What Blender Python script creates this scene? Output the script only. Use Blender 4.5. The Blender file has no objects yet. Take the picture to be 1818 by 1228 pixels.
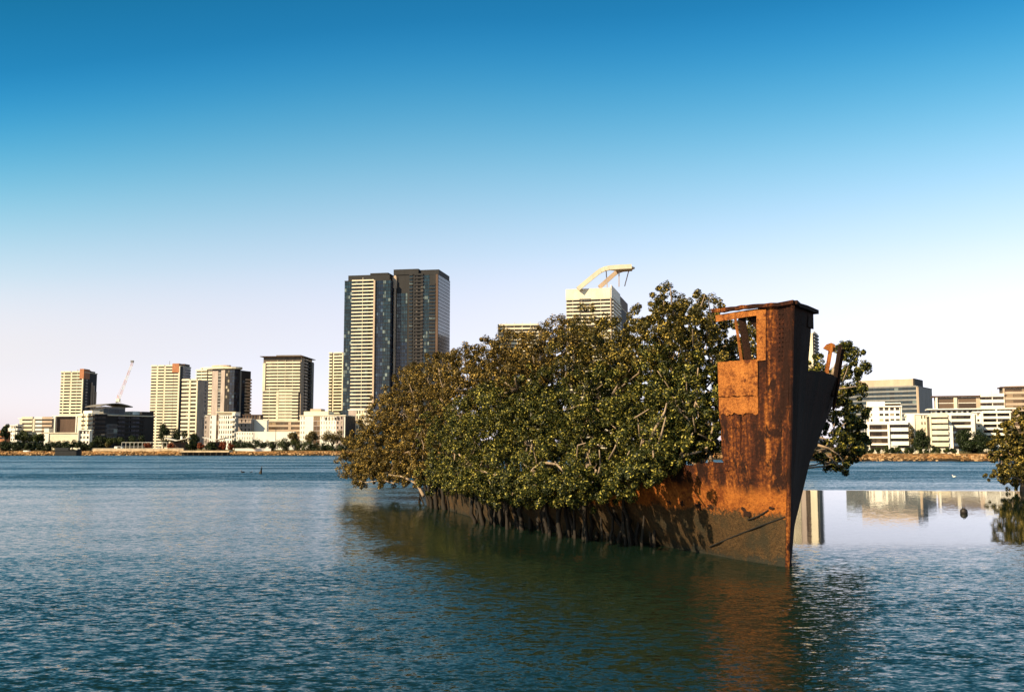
import bpy, math, random
import numpy as np
from mathutils import Vector, Matrix

random.seed(7)
RNG = np.random.default_rng(11)
scene = bpy.context.scene
COL = scene.collection
R = math.radians

# ------------------------------------------------------------------ camera
CAM_H = 4.0
F = 35.0 / 36.0 * 1818.0
PITCH = math.atan((793.0 - 614.0) / F)
cam_d = bpy.data.cameras.new("camera")
cam_d.lens = 35.0
cam_d.sensor_width = 36.0
cam_d.clip_start = 0.1
cam_d.clip_end = 12000.0
cam = bpy.data.objects.new("camera", cam_d)
cam.location = (0, 0, CAM_H)
cam.rotation_euler = (math.pi / 2 + PITCH, 0, 0)
COL.objects.link(cam)
scene.camera = cam

# ------------------------------------------------------------------ sky and sun
SUN_EL, SUN_AZ = R(35.0), R(234.0)          # azimuth clockwise from +Y
SDIR = Vector((math.sin(SUN_AZ) * math.cos(SUN_EL), math.cos(SUN_AZ) * math.cos(SUN_EL), math.sin(SUN_EL)))
world = bpy.data.worlds.new("World")
scene.world = world
world.use_nodes = True
wn, wl = world.node_tree.nodes, world.node_tree.links
wn.clear()
w_out = wn.new("ShaderNodeOutputWorld")
w_bg = wn.new("ShaderNodeBackground")
w_sky = wn.new("ShaderNodeTexSky")
w_sky.sky_type = 'NISHITA'
w_sky.sun_disc = False
w_sky.sun_elevation = SUN_EL
w_sky.sun_rotation = SUN_AZ
w_sky.air_density = 1.0
w_sky.dust_density = 0.6
w_sky.ozone_density = 1.5
w_tc = wn.new("ShaderNodeTexCoord")
w_sep = wn.new("ShaderNodeSeparateXYZ")
w_ramp = wn.new("ShaderNodeValToRGB")
w_mix = wn.new("ShaderNodeMix")
w_mix.data_type = 'RGBA'
w_mix.blend_type = 'MULTIPLY'
w_mix.inputs[0].default_value = 1.0
wl.new(w_tc.outputs["Generated"], w_sep.inputs[0])
w_l = wn.new("ShaderNodeMath")
w_l.operation = 'MINIMUM'
wl.new(w_sep.outputs["X"], w_l.inputs[0])
w_l.inputs[1].default_value = 0.0
w_q = wn.new("ShaderNodeMath")
w_q.operation = 'MULTIPLY'
wl.new(w_l.outputs[0], w_q.inputs[0])
wl.new(w_l.outputs[0], w_q.inputs[1])
w_e = wn.new("ShaderNodeMath")
w_e.operation = 'MULTIPLY_ADD'
w_z = wn.new("ShaderNodeMath")
w_z.operation = 'MULTIPLY'
wl.new(w_q.outputs[0], w_z.inputs[0])
wl.new(w_sep.outputs["Z"], w_z.inputs[1])
wl.new(w_z.outputs[0], w_e.inputs[0])
w_e.inputs[1].default_value = 1.3
wl.new(w_sep.outputs["Z"], w_e.inputs[2])
wl.new(w_e.outputs[0], w_ramp.inputs[0])
wl.new(w_sky.outputs[0], w_mix.inputs[6])
wl.new(w_ramp.outputs[0], w_mix.inputs[7])
wl.new(w_mix.outputs[2], w_bg.inputs["Color"])
wl.new(w_bg.outputs[0], w_out.inputs["Surface"])
SKY_STOPS = [(0.0, (.64, .61, .92)), (.017, (.66, .62, .90)), (.087, (.74, .58, .60)), (.139, (.92, .66, .61)), (.19, (.88, .71, .63)),
             (.269, (.48, .69, .61)), (.342, (.13, .54, .58)), (.407, (.038, .37, .52)), (.55, (.016, .235, .25)), (1.0, (.012, .20, .19))]
cr = w_ramp.color_ramp
cr.interpolation = 'B_SPLINE'
while len(cr.elements) < len(SKY_STOPS):
    cr.elements.new(0.5)
for e, (p, c) in zip(cr.elements, SKY_STOPS):
    e.position = p
    e.color = (*c, 1)
w_bg.inputs["Strength"].default_value = 0.14

sun_d = bpy.data.lights.new("sun", 'SUN')
sun_d.energy = 4.6
sun_d.angle = R(0.5)
sun_d.color = (1.0, 0.79, 0.50)
sun = bpy.data.objects.new("sun", sun_d)
sun.rotation_euler = SDIR.to_track_quat('Z', 'Y').to_euler()
COL.objects.link(sun)

scene.view_settings.view_transform = 'Standard'
scene.view_settings.look = 'None'
scene.view_settings.exposure = 1.0
scene.view_settings.gamma = 1.0
scene.render.engine = 'CYCLES'
scene.cycles.max_bounces = 6
scene.cycles.use_denoising = True


# ------------------------------------------------------------------ helpers
def ray(px, py):
    dx, dy = (px - 909.0) / F, (614.0 - py) / F
    c, s = math.cos(PITCH), math.sin(PITCH)
    return Vector((dx, c - dy * s, s + dy * c))


def P(px, py, Y):
    """world point seen at photo pixel (px, py) at distance Y along the view axis"""
    d = ray(px, py)
    t = Y / d.y
    return Vector((d.x * t, Y, CAM_H + d.z * t))


def X(px, Y):
    return P(px, 793, Y).x


def Z(py, Y):
    return P(909, py, Y).z


def tag(o, label=None, cat=None, group=None, kind=None):
    if label:
        o["label"] = label
    if cat:
        o["category"] = cat
    if group:
        o["group"] = group
    if kind:
        o["kind"] = kind
    return o


def thing(name, label, cat, loc=(0, 0, 0), group=None):
    o = bpy.data.objects.new(name, None)
    o.location = loc
    o.empty_display_size = 0.5
    COL.objects.link(o)
    return tag(o, label, cat, group)


class MB:
    """collects geometry for ONE mesh object"""
    def __init__(s):
        s.v, s.f, s.m = [], [], []

    def box(s, x0, x1, y0, y1, z0, z1, mi=0):
        b = len(s.v)
        s.v += [(x0, y0, z0), (x1, y0, z0), (x1, y1, z0), (x0, y1, z0), (x0, y0, z1), (x1, y0, z1), (x1, y1, z1), (x0, y1, z1)]
        s.f += [(b, b + 3, b + 2, b + 1), (b + 4, b + 5, b + 6, b + 7), (b, b + 1, b + 5, b + 4), (b + 1, b + 2, b + 6, b + 5),
                (b + 2, b + 3, b + 7, b + 6), (b + 3, b, b + 4, b + 7)]
        s.m += [mi] * 6
        return s

    def prism(s, poly, z0, z1, mi=0):
        b, n = len(s.v), len(poly)
        s.v += [(x, y, z0) for x, y in poly] + [(x, y, z1) for x, y in poly]
        s.f += [tuple(range(b + n - 1, b - 1, -1)), tuple(range(b + n, b + 2 * n))]
        s.f += [(b + i, b + (i + 1) % n, b + n + (i + 1) % n, b + n + i) for i in range(n)]
        s.m += [mi] * (n + 2)
        return s

    def tube(s, pts, radii, sides=6, mi=0):
        pts = [Vector(p) for p in pts]
        n = len(pts)
        if not hasattr(radii, '__len__'):
            radii = [radii] * n
        b = len(s.v)
        ref = Vector((0.3, 0.2, 1)).normalized()
        for i, p in enumerate(pts):
            t = (pts[min(i + 1, n - 1)] - pts[max(i - 1, 0)]).normalized()
            a = t.cross(ref)
            if a.length < 1e-3:
                a = t.cross(Vector((1, 0, 0)))
            a.normalize()
            c = t.cross(a)
            for k in range(sides):
                q = 2 * math.pi * k / sides
                s.v.append(tuple(p + (a * math.cos(q) + c * math.sin(q)) * radii[i]))
        for i in range(n - 1):
            for k in range(sides):
                k2 = (k + 1) % sides
                s.f.append((b + i * sides + k, b + i * sides + k2, b + (i + 1) * sides + k2, b + (i + 1) * sides + k))
        s.f += [tuple(b + k for k in range(sides - 1, -1, -1)), tuple(b + (n - 1) * sides + k for k in range(sides))]
        s.m += [mi] * ((n - 1) * sides + 2)
        return s

    def lathe(s, prof, c=(0, 0, 0), sides=12, mi=0):
        b = len(s.v)
        for r, z in prof:
            for k in range(sides):
                q = 2 * math.pi * k / sides
                s.v.append((c[0] + r * math.cos(q), c[1] + r * math.sin(q), c[2] + z))
        n = len(prof)
        for i in range(n - 1):
            for k in range(sides):
                k2 = (k + 1) % sides
                s.f.append((b + i * sides + k, b + i * sides + k2, b + (i + 1) * sides + k2, b + (i + 1) * sides + k))
        s.f += [tuple(b + k for k in range(sides - 1, -1, -1)), tuple(b + (n - 1) * sides + k for k in range(sides))]
        s.m += [mi] * ((n - 1) * sides + 2)
        return s

    def beam(s, a, c, w, h, mi=0):
        a, c = Vector(a), Vector(c)
        t = (c - a).normalized()
        up = Vector((0, 0, 1)) if abs(t.z) < 0.95 else Vector((1, 0, 0))
        sd = t.cross(up).normalized() * (w / 2)
        u = sd.cross(t).normalized() * (h / 2)
        b = len(s.v)
        for e in (a, c):
            s.v += [tuple(e - sd - u), tuple(e + sd - u), tuple(e + sd + u), tuple(e - sd + u)]
        s.f += [(b + 3, b + 2, b + 1, b), (b + 4, b + 5, b + 6, b + 7)] + [(b + k, b + (k + 1) % 4, b + 4 + (k + 1) % 4, b + 4 + k) for k in range(4)]
        s.m += [mi] * 6
        return s

    def mesh(s, name, mats):
        me = bpy.data.meshes.new(name)
        me.from_pydata([tuple(v) for v in s.v], [], s.f)
        for m in (mats if isinstance(mats, (list, tuple)) else [mats]):
            me.materials.append(m)
        if any(s.m):
            me.polygons.foreach_set("material_index", s.m)
        me.update()
        return me

    def build(s, name, mats, parent=None, loc=(0, 0, 0), rz=0.0, smooth=False):
        o = bpy.data.objects.new(name, s.mesh(name, mats))
        COL.objects.link(o)
        if parent:
            o.parent = parent
        o.location = loc
        o.rotation_euler = (0, 0, rz)
        if smooth:
            o.data.polygons.foreach_set("use_smooth", [True] * len(o.data.polygons))
        return o


def place(me, name, parent, loc, rz=0.0):
    o = bpy.data.objects.new(name, me)
    COL.objects.link(o)
    o.parent = parent
    o.location = loc
    o.rotation_euler = (0, 0, rz)
    return o


# ------------------------------------------------------------------ materials
class NT:
    def __init__(s, name):
        s.mat = bpy.data.materials.new(name)
        s.mat.use_nodes = True
        s.n, s.l = s.mat.node_tree.nodes, s.mat.node_tree.links
        s.b = s.n["Principled BSDF"]

    def node(s, t, **kw):
        n = s.n.new(t)
        for k, v in kw.items():
            setattr(n, k, v)
        return n

    def link(s, a, b):
        s.l.new(a, b)

    def val(s, sock, v):
        if hasattr(v, 'is_output') or isinstance(v, bpy.types.NodeSocket):
            s.link(v, sock)
        else:
            sock.default_value = v

    def math(s, op, a, b=0.0, clamp=False):
        n = s.node("ShaderNodeMath", operation=op, use_clamp=clamp)
        s.val(n.inputs[0], a)
        s.val(n.inputs[1], b)
        return n.outputs[0]

    def mix(s, f, a, b, blend='MIX'):
        n = s.node("ShaderNodeMix", data_type='RGBA', blend_type=blend)
        s.val(n.inputs[0], f)
        for k, v in ((6, a), (7, b)):
            s.val(n.inputs[k], (*v, 1) if isinstance(v, tuple) else v)
        return n.outputs[2]

    def noise(s, vec, scale, detail=4.0, rough=0.55, dist=0.0):
        n = s.node("ShaderNodeTexNoise")
        s.link(vec, n.inputs["Vector"])
        n.inputs["Scale"].default_value = scale
        n.inputs["Detail"].default_value = detail
        n.inputs["Roughness"].default_value = rough
        n.inputs["Distortion"].default_value = dist
        return n.outputs["Fac"]

    def scaled(s, vec, sc):
        n = s.node("ShaderNodeMapping")
        s.link(vec, n.inputs[0])
        n.inputs["Scale"].default_value = sc
        return n.outputs[0]

    def rng(s, v, a, b, c=0.0, d=1.0, smooth=False):
        n = s.node("ShaderNodeMapRange")
        if smooth:
            n.interpolation_type = 'SMOOTHSTEP'
        s.val(n.inputs[0], v)
        n.inputs[1].default_value, n.inputs[2].default_value = a, b
        n.inputs[3].default_value, n.inputs[4].default_value = c, d
        return n.outputs[0]

    def pos(s):
        return s.node("ShaderNodeNewGeometry").outputs["Position"]

    def sep(s, vec):
        n = s.node("ShaderNodeSeparateXYZ")
        s.link(vec, n.inputs[0])
        return n.outputs

    def bump(s, h, strength, dist):
        n = s.node("ShaderNodeBump")
        s.link(h, n.inputs["Height"])
        s.val(n.inputs["Strength"], strength)
        n.inputs["Distance"].default_value = dist
        s.link(n.outputs[0], s.b.inputs["Normal"])

    def done(s, color=None, rough=None, spec=None):
        if color is not None:
            s.val(s.b.inputs["Base Color"], (*color, 1) if isinstance(color, tuple) else color)
        if rough is not None:
            s.val(s.b.inputs["Roughness"], rough)
        if spec is not None:
            s.val(s.b.inputs["Specular IOR Level"], spec)
        return s.mat


def plain(name, c, rough=0.7, var=0.25, scale=0.6, spec=0.3, streak=True):
    """painted / rendered / concrete surface with weathering"""
    t = NT(name)
    p = t.pos()
    a = t.noise(t.scaled(p, (1, 1, .35) if streak else (1, 1, 1)), scale, 5, .6)
    b = t.noise(p, scale * 7, 3, .6)
    f = t.rng(t.math('ADD', t.math('MULTIPLY', a, .7), t.math('MULTIPLY', b, .3)), .35, .65)
    return t.done(t.mix(f, tuple(x * (1 - var) for x in c), tuple(min(1, x * (1 + var * .4)) for x in c)), rough, spec)


def glassy(name, dark, pale, share=.25, rough=.12, spec=.35):
    """window panes: some dark, some with pale blinds"""
    t = NT(name)
    g = t.node("ShaderNodeNewGeometry")
    oi = t.node("ShaderNodeObjectInfo")
    r = t.math('FRACT', t.math('ADD', t.math('MULTIPLY', g.outputs["Random Per Island"], 1.0), t.math('MULTIPLY', oi.outputs["Random"], 7.31)))
    f = t.rng(r, 1 - share, 1 - share + .06, 0, 1)
    dk = t.mix(t.math('FRACT', t.math('MULTIPLY', r, 5.7)), tuple(x * .55 for x in dark), tuple(x * 1.5 for x in dark))
    pl = t.mix(t.math('FRACT', t.math('MULTIPLY', r, 17.3)), tuple(x * .5 for x in pale), pale)
    return t.done(t.mix(f, dk, pl), rough, spec)


def leaf_mat(name, c1, c2, c3, rough=.5, spec=.22, transl=.12):
    t = NT(name)
    g = t.node("ShaderNodeNewGeometry")
    r = g.outputs["Random Per Island"]
    n = t.noise(g.outputs["Position"], .55, 3, .6)
    f = t.math('ADD', t.math('MULTIPLY', t.math('POWER', r, 2.3), .88), t.math('MULTIPLY', t.rng(n, .35, .65), .22))
    ramp = t.node("ShaderNodeValToRGB")
    t.link(f, ramp.inputs[0])
    e = ramp.color_ramp.elements
    e[0].position, e[0].color = 0.0, (*c1, 1)
    e[1].position, e[1].color = 1.0, (*c3, 1)
    m = e.new(.5)
    m.color = (*c2, 1)
    mat = t.done(ramp.outputs[0], rough, spec)
    tr = t.node("ShaderNodeBsdfTranslucent")
    t.link(ramp.outputs[0], tr.inputs[0])
    mx = t.node("ShaderNodeMixShader")
    mx.inputs[0].default_value = transl
    t.link(t.b.outputs[0], mx.inputs[1])
    t.link(tr.outputs[0], mx.inputs[2])
    t.link(mx.outputs[0], t.n["Material Output"].inputs["Surface"])
    return mat


M = {}
M['cream'] = plain('cream_concrete', (.74, .66, .50), var=.22, scale=.15)
M['white'] = plain('white_render', (.80, .76, .68), var=.14, scale=.2)
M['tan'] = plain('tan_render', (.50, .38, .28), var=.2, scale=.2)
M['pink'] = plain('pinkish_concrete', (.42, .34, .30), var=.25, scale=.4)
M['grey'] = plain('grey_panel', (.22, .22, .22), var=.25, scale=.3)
M['dark'] = plain('dark_cladding_and_shade', (.020, .019, .021), var=.35, scale=.2)  # real cladding, and shade painted on walls turned off the sun
M['brown'] = plain('brown_cladding', (.11, .065, .045), var=.3, scale=.3)
M['brick'] = plain('orange_brick', (.42, .17, .08), var=.3, scale=.8)
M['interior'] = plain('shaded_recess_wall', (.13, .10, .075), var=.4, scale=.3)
M['roofing'] = plain('roofing', (.20, .18, .16), var=.3)
M['steel_white'] = plain('white_steel', (.78, .74, .66), var=.1)
M['glass'] = glassy('window_glass', (.030, .026, .024), (.42, .36, .27), .22, .2, .25)
M['glass_blue'] = glassy('tower_glass', (.010, .026, .040), (.20, .26, .26), .13, .14, .32)
M['glass_deep'] = glassy('deep_blue_glass', (.010, .020, .042), (.07, .12, .19), .12, .14, .28)
M['glass_brown'] = glassy('bronze_glass', (.10, .065, .04), (.34, .24, .15), .35, .2, .3)
M['crane_red'] = plain('crane_red_paint', (.62, .36, .31), var=.1)
M['wall_stone'] = plain('sandstone_wall', (.62, .47, .30), var=.35, scale=.5, streak=False)
M['dark_metal'] = plain('dark_metal', (.02, .02, .02), rough=.5, var=.3)
M['feather_dark'] = plain('dark_feathers', (.015, .014, .014), rough=.7)
M['feather_white'] = plain('white_feathers', (.8, .79, .76), rough=.7, var=.08)
M['timber_dark'] = plain('wet_timber', (.045, .032, .022), var=.4, scale=3)
M['rubber'] = plain('weathered_float', (.02, .016, .014), rough=.55, var=.3, scale=4)
M['car_white'] = plain('white_car_paint', (.75, .74, .70), rough=.3, var=.05, spec=.5)
M['orange'] = plain('bill_orange', (.6, .25, .05), var=.1)
M['bark'] = plain('pale_bark', (.34, .25, .17), rough=.9, var=.55, scale=3.0)
M['bark_dark'] = plain('dark_bark', (.022, .016, .011), rough=.8, var=.5, scale=3)
M['leaf_gold'] = leaf_mat('golden_olive_leaves', (.022, .018, .005), (.092, .064, .012), (.66, .43, .10))
M['leaf_olive'] = leaf_mat('olive_leaves', (.016, .017, .004), (.066, .056, .010), (.62, .44, .09))
M['leaf_green'] = leaf_mat('green_leaves', (.011, .016, .004), (.042, .050, .009), (.52, .44, .085))
M['leaf_dark'] = leaf_mat('dark_green_leaves', (.008, .014, .005), (.018, .030, .009), (.05, .065, .018), spec=.2)
M['leaf_mid'] = leaf_mat('mid_green_leaves', (.014, .024, .007), (.04, .055, .014), (.11, .11, .03), spec=.2)
M['leaf_tan'] = leaf_mat('tan_olive_leaves', (.05, .04, .015), (.13, .10, .035), (.28, .21, .08), spec=.2)
M['leaf_red'] = leaf_mat('rust_red_leaves', (.07, .018, .008), (.22, .055, .02), (.42, .12, .05), spec=.2)
M['leaf_pale'] = leaf_mat('pale_blossom', (.35, .32, .25), (.6, .55, .45), (.8, .76, .66), spec=.2)


def rust_mat(name, zones=True, base=None, streak=1.0):
    t = NT(name)
    p = t.pos()
    z = t.sep(p)[2]
    st = t.noise(t.scaled(p, (2.6, 2.6, .22)), 1.0, 6, .62, .3)      # runs of rust down the plate
    bl = t.noise(p, 1.1, 6, .6, .2)
    fine = t.noise(p, 9.0, 5, .7)
    grit = t.noise(p, 34.0, 3, .7)
    dk, mid, og, yl = (.022, .007, .004), (.068, .018, .007), (.20, .058, .011), (.42, .145, .030)
    if base == 'bright':
        f = t.math('ADD', t.math('MULTIPLY', bl, .5), t.math('MULTIPLY', fine, .5))
        f = t.math('ADD', t.math('MULTIPLY', f, .6), t.math('MULTIPLY', grit, .4))
        c = t.mix(t.rng(f, .42, .58), (.17, .046, .010), (.54, .195, .042))
        c = t.mix(t.rng(st, .52, .64), c, (.26, .075, .016))
        c = t.mix(t.rng(t.noise(p, 2.6, 6, .75), .54, .62), c, (.12, .033, .010))
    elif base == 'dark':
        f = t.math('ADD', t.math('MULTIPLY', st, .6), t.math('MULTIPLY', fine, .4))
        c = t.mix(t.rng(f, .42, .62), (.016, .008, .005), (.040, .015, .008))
    else:
        f = t.math('ADD', t.math('MULTIPLY', st, .62), t.math('MULTIPLY', fine, .38))
        c = t.mix(t.rng(f, .40, .50), dk, mid)
        c = t.mix(t.rng(f, .485, .55), c, og)
        c = t.mix(t.rng(t.math('ADD', t.math('MULTIPLY', st, .55), t.math('MULTIPLY', fine, .45)), .55, .60), c, yl)
        c = t.mix(t.rng(t.noise(t.scaled(p, (1.6, 1.6, .7)), 1.0, 7, .7, .4), .50, .56), c, dk)
    if zones:
        zz = t.math('ADD', z, t.math('MULTIPLY', t.math('SUBTRACT', t.noise(p, 1.1, 7, .68), .5), 1.5))
        zz = t.math('ADD', zz, t.math('MULTIPLY', t.math('SUBTRACT', fine, .5), .7))
        ogb = t.mix(t.rng(t.math('ADD', t.math('MULTIPLY', bl, .5), t.math('MULTIPLY', fine, .5)), .42, .58), (.15, .036, .007), (.42, .135, .022))
        c = t.mix(t.rng(zz, 2.75, 2.35), c, ogb)
        mud = t.mix(t.rng(t.math('ADD', t.math('MULTIPLY', fine, .5), t.math('MULTIPLY', grit, .5)), .36, .66), (.014, .010, .005), (.125, .068, .026))
        mud = t.mix(t.rng(bl, .45, .65), mud, (.036, .028, .015))
        mud = t.mix(t.rng(grit, .66, .74), mud, (.28, .21, .12))
        c = t.mix(t.rng(zz, 1.80, 1.58), c, mud)
        c = t.mix(t.rng(zz, .22, .05), c, (.03, .028, .02))
    t.bump(t.math('ADD', t.math('MULTIPLY', fine, .6), t.math('MULTIPLY', grit, .4)), 1.0, .11)
    return t.done(c, .85, .2)


M['rust'] = rust_mat('rusted_plate')
M['rust_plain'] = rust_mat('rusted_plate_upper', zones=False)
M['rust_bright'] = rust_mat('bright_orange_rust', zones=False, base='bright')
M['rust_and_shade'] = rust_mat('dark_rust_and_shade', zones=False, base='dark')  # dark rust; on the port side the colour also holds the shade

# water ------------------------------------------------------------
t = NT('bay_water')
p = t.pos()
xx, yy, _ = t.sep(p)
warp = t.noise(t.scaled(p, (.018, .06, 1)), 1.0, 3, .5)
# wind-ruffled near water, calm pool beside the wreck, breeze streaks towards the far shore
yw = t.math('ADD', yy, t.math('MULTIPLY', t.math('SUBTRACT', warp, .5), 16.0))
near = t.rng(yw, 46.0, 27.0, 0, 1, True)
side = t.rng(t.math('SUBTRACT', xx, t.math('MULTIPLY', yy, .18)), -16.0, 4.0, 0, 1, True)
farr = t.rng(t.math('ADD', yy, t.math('MULTIPLY', t.math('SUBTRACT', t.noise(t.scaled(p, (.03, .12, 1)), 1.0, 5, .6), .5), 26.0)), 90.0, 102.0, 0, 1, True)
calm_amt = t.mix(side, (.48, .48, .48), (.032, .032, .032))
amp = t.math('MAXIMUM', near, calm_amt)
bands = t.rng(t.noise(t.scaled(p, (.006, .05, 1)), 1.0, 2, .5), .40, .58, .62, 1.0, True)
amp = t.math('MAXIMUM', amp, t.math('MULTIPLY', farr, bands))


def slope(vec, scale, det):
    n_ = t.node("ShaderNodeTexNoise")
    t.link(vec, n_.inputs["Vector"])
    n_.inputs["Scale"].default_value = scale
    n_.inputs["Detail"].default_value = det
    n_.inputs["Roughness"].default_value = .5
    n_.inputs["Distortion"].default_value = .4
    v_ = t.node("ShaderNodeVectorMath", operation='SUBTRACT')
    t.link(n_.outputs["Color"], v_.inputs[0])
    v_.inputs[1].default_value = (.5, .5, .5)
    return v_.outputs[0]


amp = t.math('MULTIPLY', amp, t.rng(t.noise(t.scaled(p, (.10, .22, 1)), 1.0, 3, .6), .35, .65, .72, 1.15))
rot = t.node("ShaderNodeMapping")
t.link(p, rot.inputs[0])
rot.inputs["Rotation"].default_value = (0, 0, .35)
rot.inputs["Scale"].default_value = (.75, 1.35, 1)
s1, s2 = slope(rot.outputs[0], 3.6, 4), slope(rot.outputs[0], 12.0, 3)
vs = t.node("ShaderNodeVectorMath", operation='ADD')
va = t.node("ShaderNodeVectorMath", operation='SCALE')
t.link(s2, va.inputs[0])
va.inputs["Scale"].default_value = .9
t.link(s1, vs.inputs[0])
t.link(va.outputs[0], vs.inputs[1])
vs2 = t.node("ShaderNodeVectorMath", operation='SCALE')
t.link(vs.outputs[0], vs2.inputs[0])
t.link(t.math('MULTIPLY', amp, .52), vs2.inputs["Scale"])
flat = t.node("ShaderNodeVectorMath", operation='MULTIPLY')
t.link(vs2.outputs[0], flat.inputs[0])
flat.inputs[1].default_value = (1.0, 1.05, 0)
upv = t.node("ShaderNodeVectorMath", operation='ADD')
t.link(flat.outputs[0], upv.inputs[0])
cmb = t.node("ShaderNodeCombineXYZ")      # facets tilted to the camera side so they mirror higher, bluer sky
t.link(t.math('MULTIPLY', amp, t.rng(yy, 20.0, 150.0, -.07, -.20)), cmb.inputs[1])
cmb.inputs[2].default_value = 1.0
t.link(cmb.outputs[0], upv.inputs[1])
nrmz = t.node("ShaderNodeVectorMath", operation='NORMALIZE')
t.link(upv.outputs[0], nrmz.inputs[0])
t.link(nrmz.outputs[0], t.b.inputs["Normal"])
t.b.inputs["IOR"].default_value = 1.33
M['water'] = t.done((.005, .014, .009), .03, .32)

# ground -----------------------------------------------------------
t = NT('foreshore_ground')
p = t.pos()
z = t.sep(p)[2]
n1, n2 = t.noise(p, .12, 7, .7), t.noise(p, .9, 6, .75)
rock = t.mix(t.rng(n2, .42, .58), (.07, .036, .016), (.50, .27, .11))
rock = t.mix(t.rng(n1, .5, .65), rock, (.30, .14, .05))
grass = t.mix(t.rng(n1, .4, .6), (.07, .07, .025), (.20, .15, .07))
zz = t.math('ADD', z, t.math('MULTIPLY', t.math('SUBTRACT', n2, .5), .8))
c = t.mix(t.rng(zz, 1.9, 2.2), rock, grass)
c = t.mix(t.rng(zz, .95, .55), c, (.030, .022, .013))
t.bump(n2, 1.0, .4)
M['ground'] = t.done(c, .95, .1)

# ------------------------------------------------------------------ setting: water and ground
mb = MB()
xs = [-4000, -1200, -400, -120, -40, 0, 40, 120, 400, 1200, 4000]
ys = [-60, 0, 30, 60, 120, 250, 500, 900]
for y in ys:
    for x in xs:
        mb.v.append((x, y, 0))
n = len(xs)
for j in range(len(ys) - 1):
    for i in range(n - 1):
        mb.f.append((j * n + i, j * n + i + 1, (j + 1) * n + i + 1, (j + 1) * n + i))
mb.m = [0] * len(mb.f)
tag(mb.build('water', M['water']), 'rippled blue green bay water, mirror calm beside the wreck', kind='structure')

shore = [(-5000, 520), (-900, 500), (-320, 474), (-240, 471), (-160, 472), (-72, 471), (-20, 450), (40, 360), (75, 292), (88, 284), (138, 283), (180, 278), (320, 262), (900, 240), (5000, 240)]
sx, sy = np.array([s[0] for s in shore], float), np.array([s[1] for s in shore], float)
dense = np.concatenate([np.linspace(-5000, -420, 12), np.linspace(-400, 400, 260), np.linspace(420, 5000, 12)])
offs = [(-6, -1.2), (-1, -.25), (0.5, .15), (3, 1.0), (5, 1.75), (7.5, 2.1), (30, 2.25), (150, 2.5), (900, 3.0), (6000, 4.0)]
mb = MB()
for x in dense:
    y0 = float(np.interp(x, sx, sy)) + (RNG.normal() * .6 if abs(x) < 400 else 0)
    for dy, z in offs:
        j = RNG.normal() * .12 if 0 < z < 2.2 else 0
        mb.v.append((x, y0 + dy, z + j))
k = len(offs)
for i in range(len(dense) - 1):
    for j in range(k - 1):
        mb.f.append((i * k + j, (i + 1) * k + j, (i + 1) * k + j + 1, i * k + j + 1))
mb.m = [0] * len(mb.f)
tag(mb.build('ground', M['ground']), 'far shore ground with orange brown rocky bank', kind='structure')


def gz(x, y):
    return 2.1 + .0015 * max(0, y - np.interp(x, sx, sy))


# ------------------------------------------------------------------ leaves and trees
def leaves_mesh(name, cen, nrm, length, width, mat, up=.35):
    """many rhombic leaves; cen, nrm are (N,3) arrays"""
    N = len(cen)
    nn = nrm + RNG.normal(size=(N, 3)) * .55 + np.array([0, 0, up])
    nn /= np.linalg.norm(nn, axis=1)[:, None] + 1e-9
    rv = RNG.normal(size=(N, 3))
    a = np.cross(nn, rv)
    a /= np.linalg.norm(a, axis=1)[:, None] + 1e-9
    b = np.cross(nn, a)
    L = (length * RNG.uniform(.7, 1.3, N))[:, None]
    W = (width * RNG.uniform(.7, 1.3, N))[:, None]
    v = np.empty((N, 4, 3), np.float32)
    v[:, 0] = cen - a * L * .5
    v[:, 1] = cen + b * W * .5 + nn * W * .18
    v[:, 2] = cen + a * L * .5
    v[:, 3] = cen - b * W * .5 + nn * W * .18
    me = bpy.data.meshes.new(name)
    me.vertices.add(N * 4)
    me.vertices.foreach_set("co", v.reshape(-1))
    me.loops.add(N * 4)
    me.loops.foreach_set("vertex_index", np.arange(N * 4, dtype=np.int32))
    me.polygons.add(N)
    me.polygons.foreach_set("loop_start", np.arange(0, N * 4, 4, dtype=np.int32))
    me.materials.append(mat)
    me.update(calc_edges=True)
    me.validate()
    return me


def puff_leaves(puffs, per, clumps, leaf_up=.3):
    """puffs: list of (center, radius); returns leaf centres and normals gathered in small sprays"""
    C, Nn = [], []
    for c, r in puffs:
        k = max(4, int(clumps * r * r))
        d = RNG.normal(size=(k, 3))
        d[:, 2] += .5
        d /= np.linalg.norm(d, axis=1)[:, None]
        rad = r * RNG.uniform(.72, 1.06, k)
        cc = np.array(c)[None] + d * rad[:, None] * np.array([1.1, 1.1, .85])
        cr_ = RNG.uniform(.12, .29, k) * (.6 + .4 * r)
        q = RNG.normal(size=(k, per, 3))
        q /= np.linalg.norm(q, axis=2)[:, :, None]
        q *= RNG.uniform(.35, 1.0, (k, per, 1)) ** .6
        pts = cc[:, None] + q * cr_[:, None, None]
        nr = q * .8 + d[:, None] * .5
        C.append(pts.reshape(-1, 3))
        Nn.append(nr.reshape(-1, 3))
    return np.concatenate(C), np.concatenate(Nn)


def wiggle(a, b, k=5, amp=.12, rise=0.0):
    a, b = Vector(a), Vector(b)
    L = (b - a).length
    out = []
    for i in range(k + 1):
        f = i / k
        q = a.lerp(b, f) + Vector((0, 0, rise * L * math.sin(math.pi * f)))
        if 0 < i < k:
            q += Vector(RNG.normal(size=3)) * amp * L * .35
        out.append(q)
    return out


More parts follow.
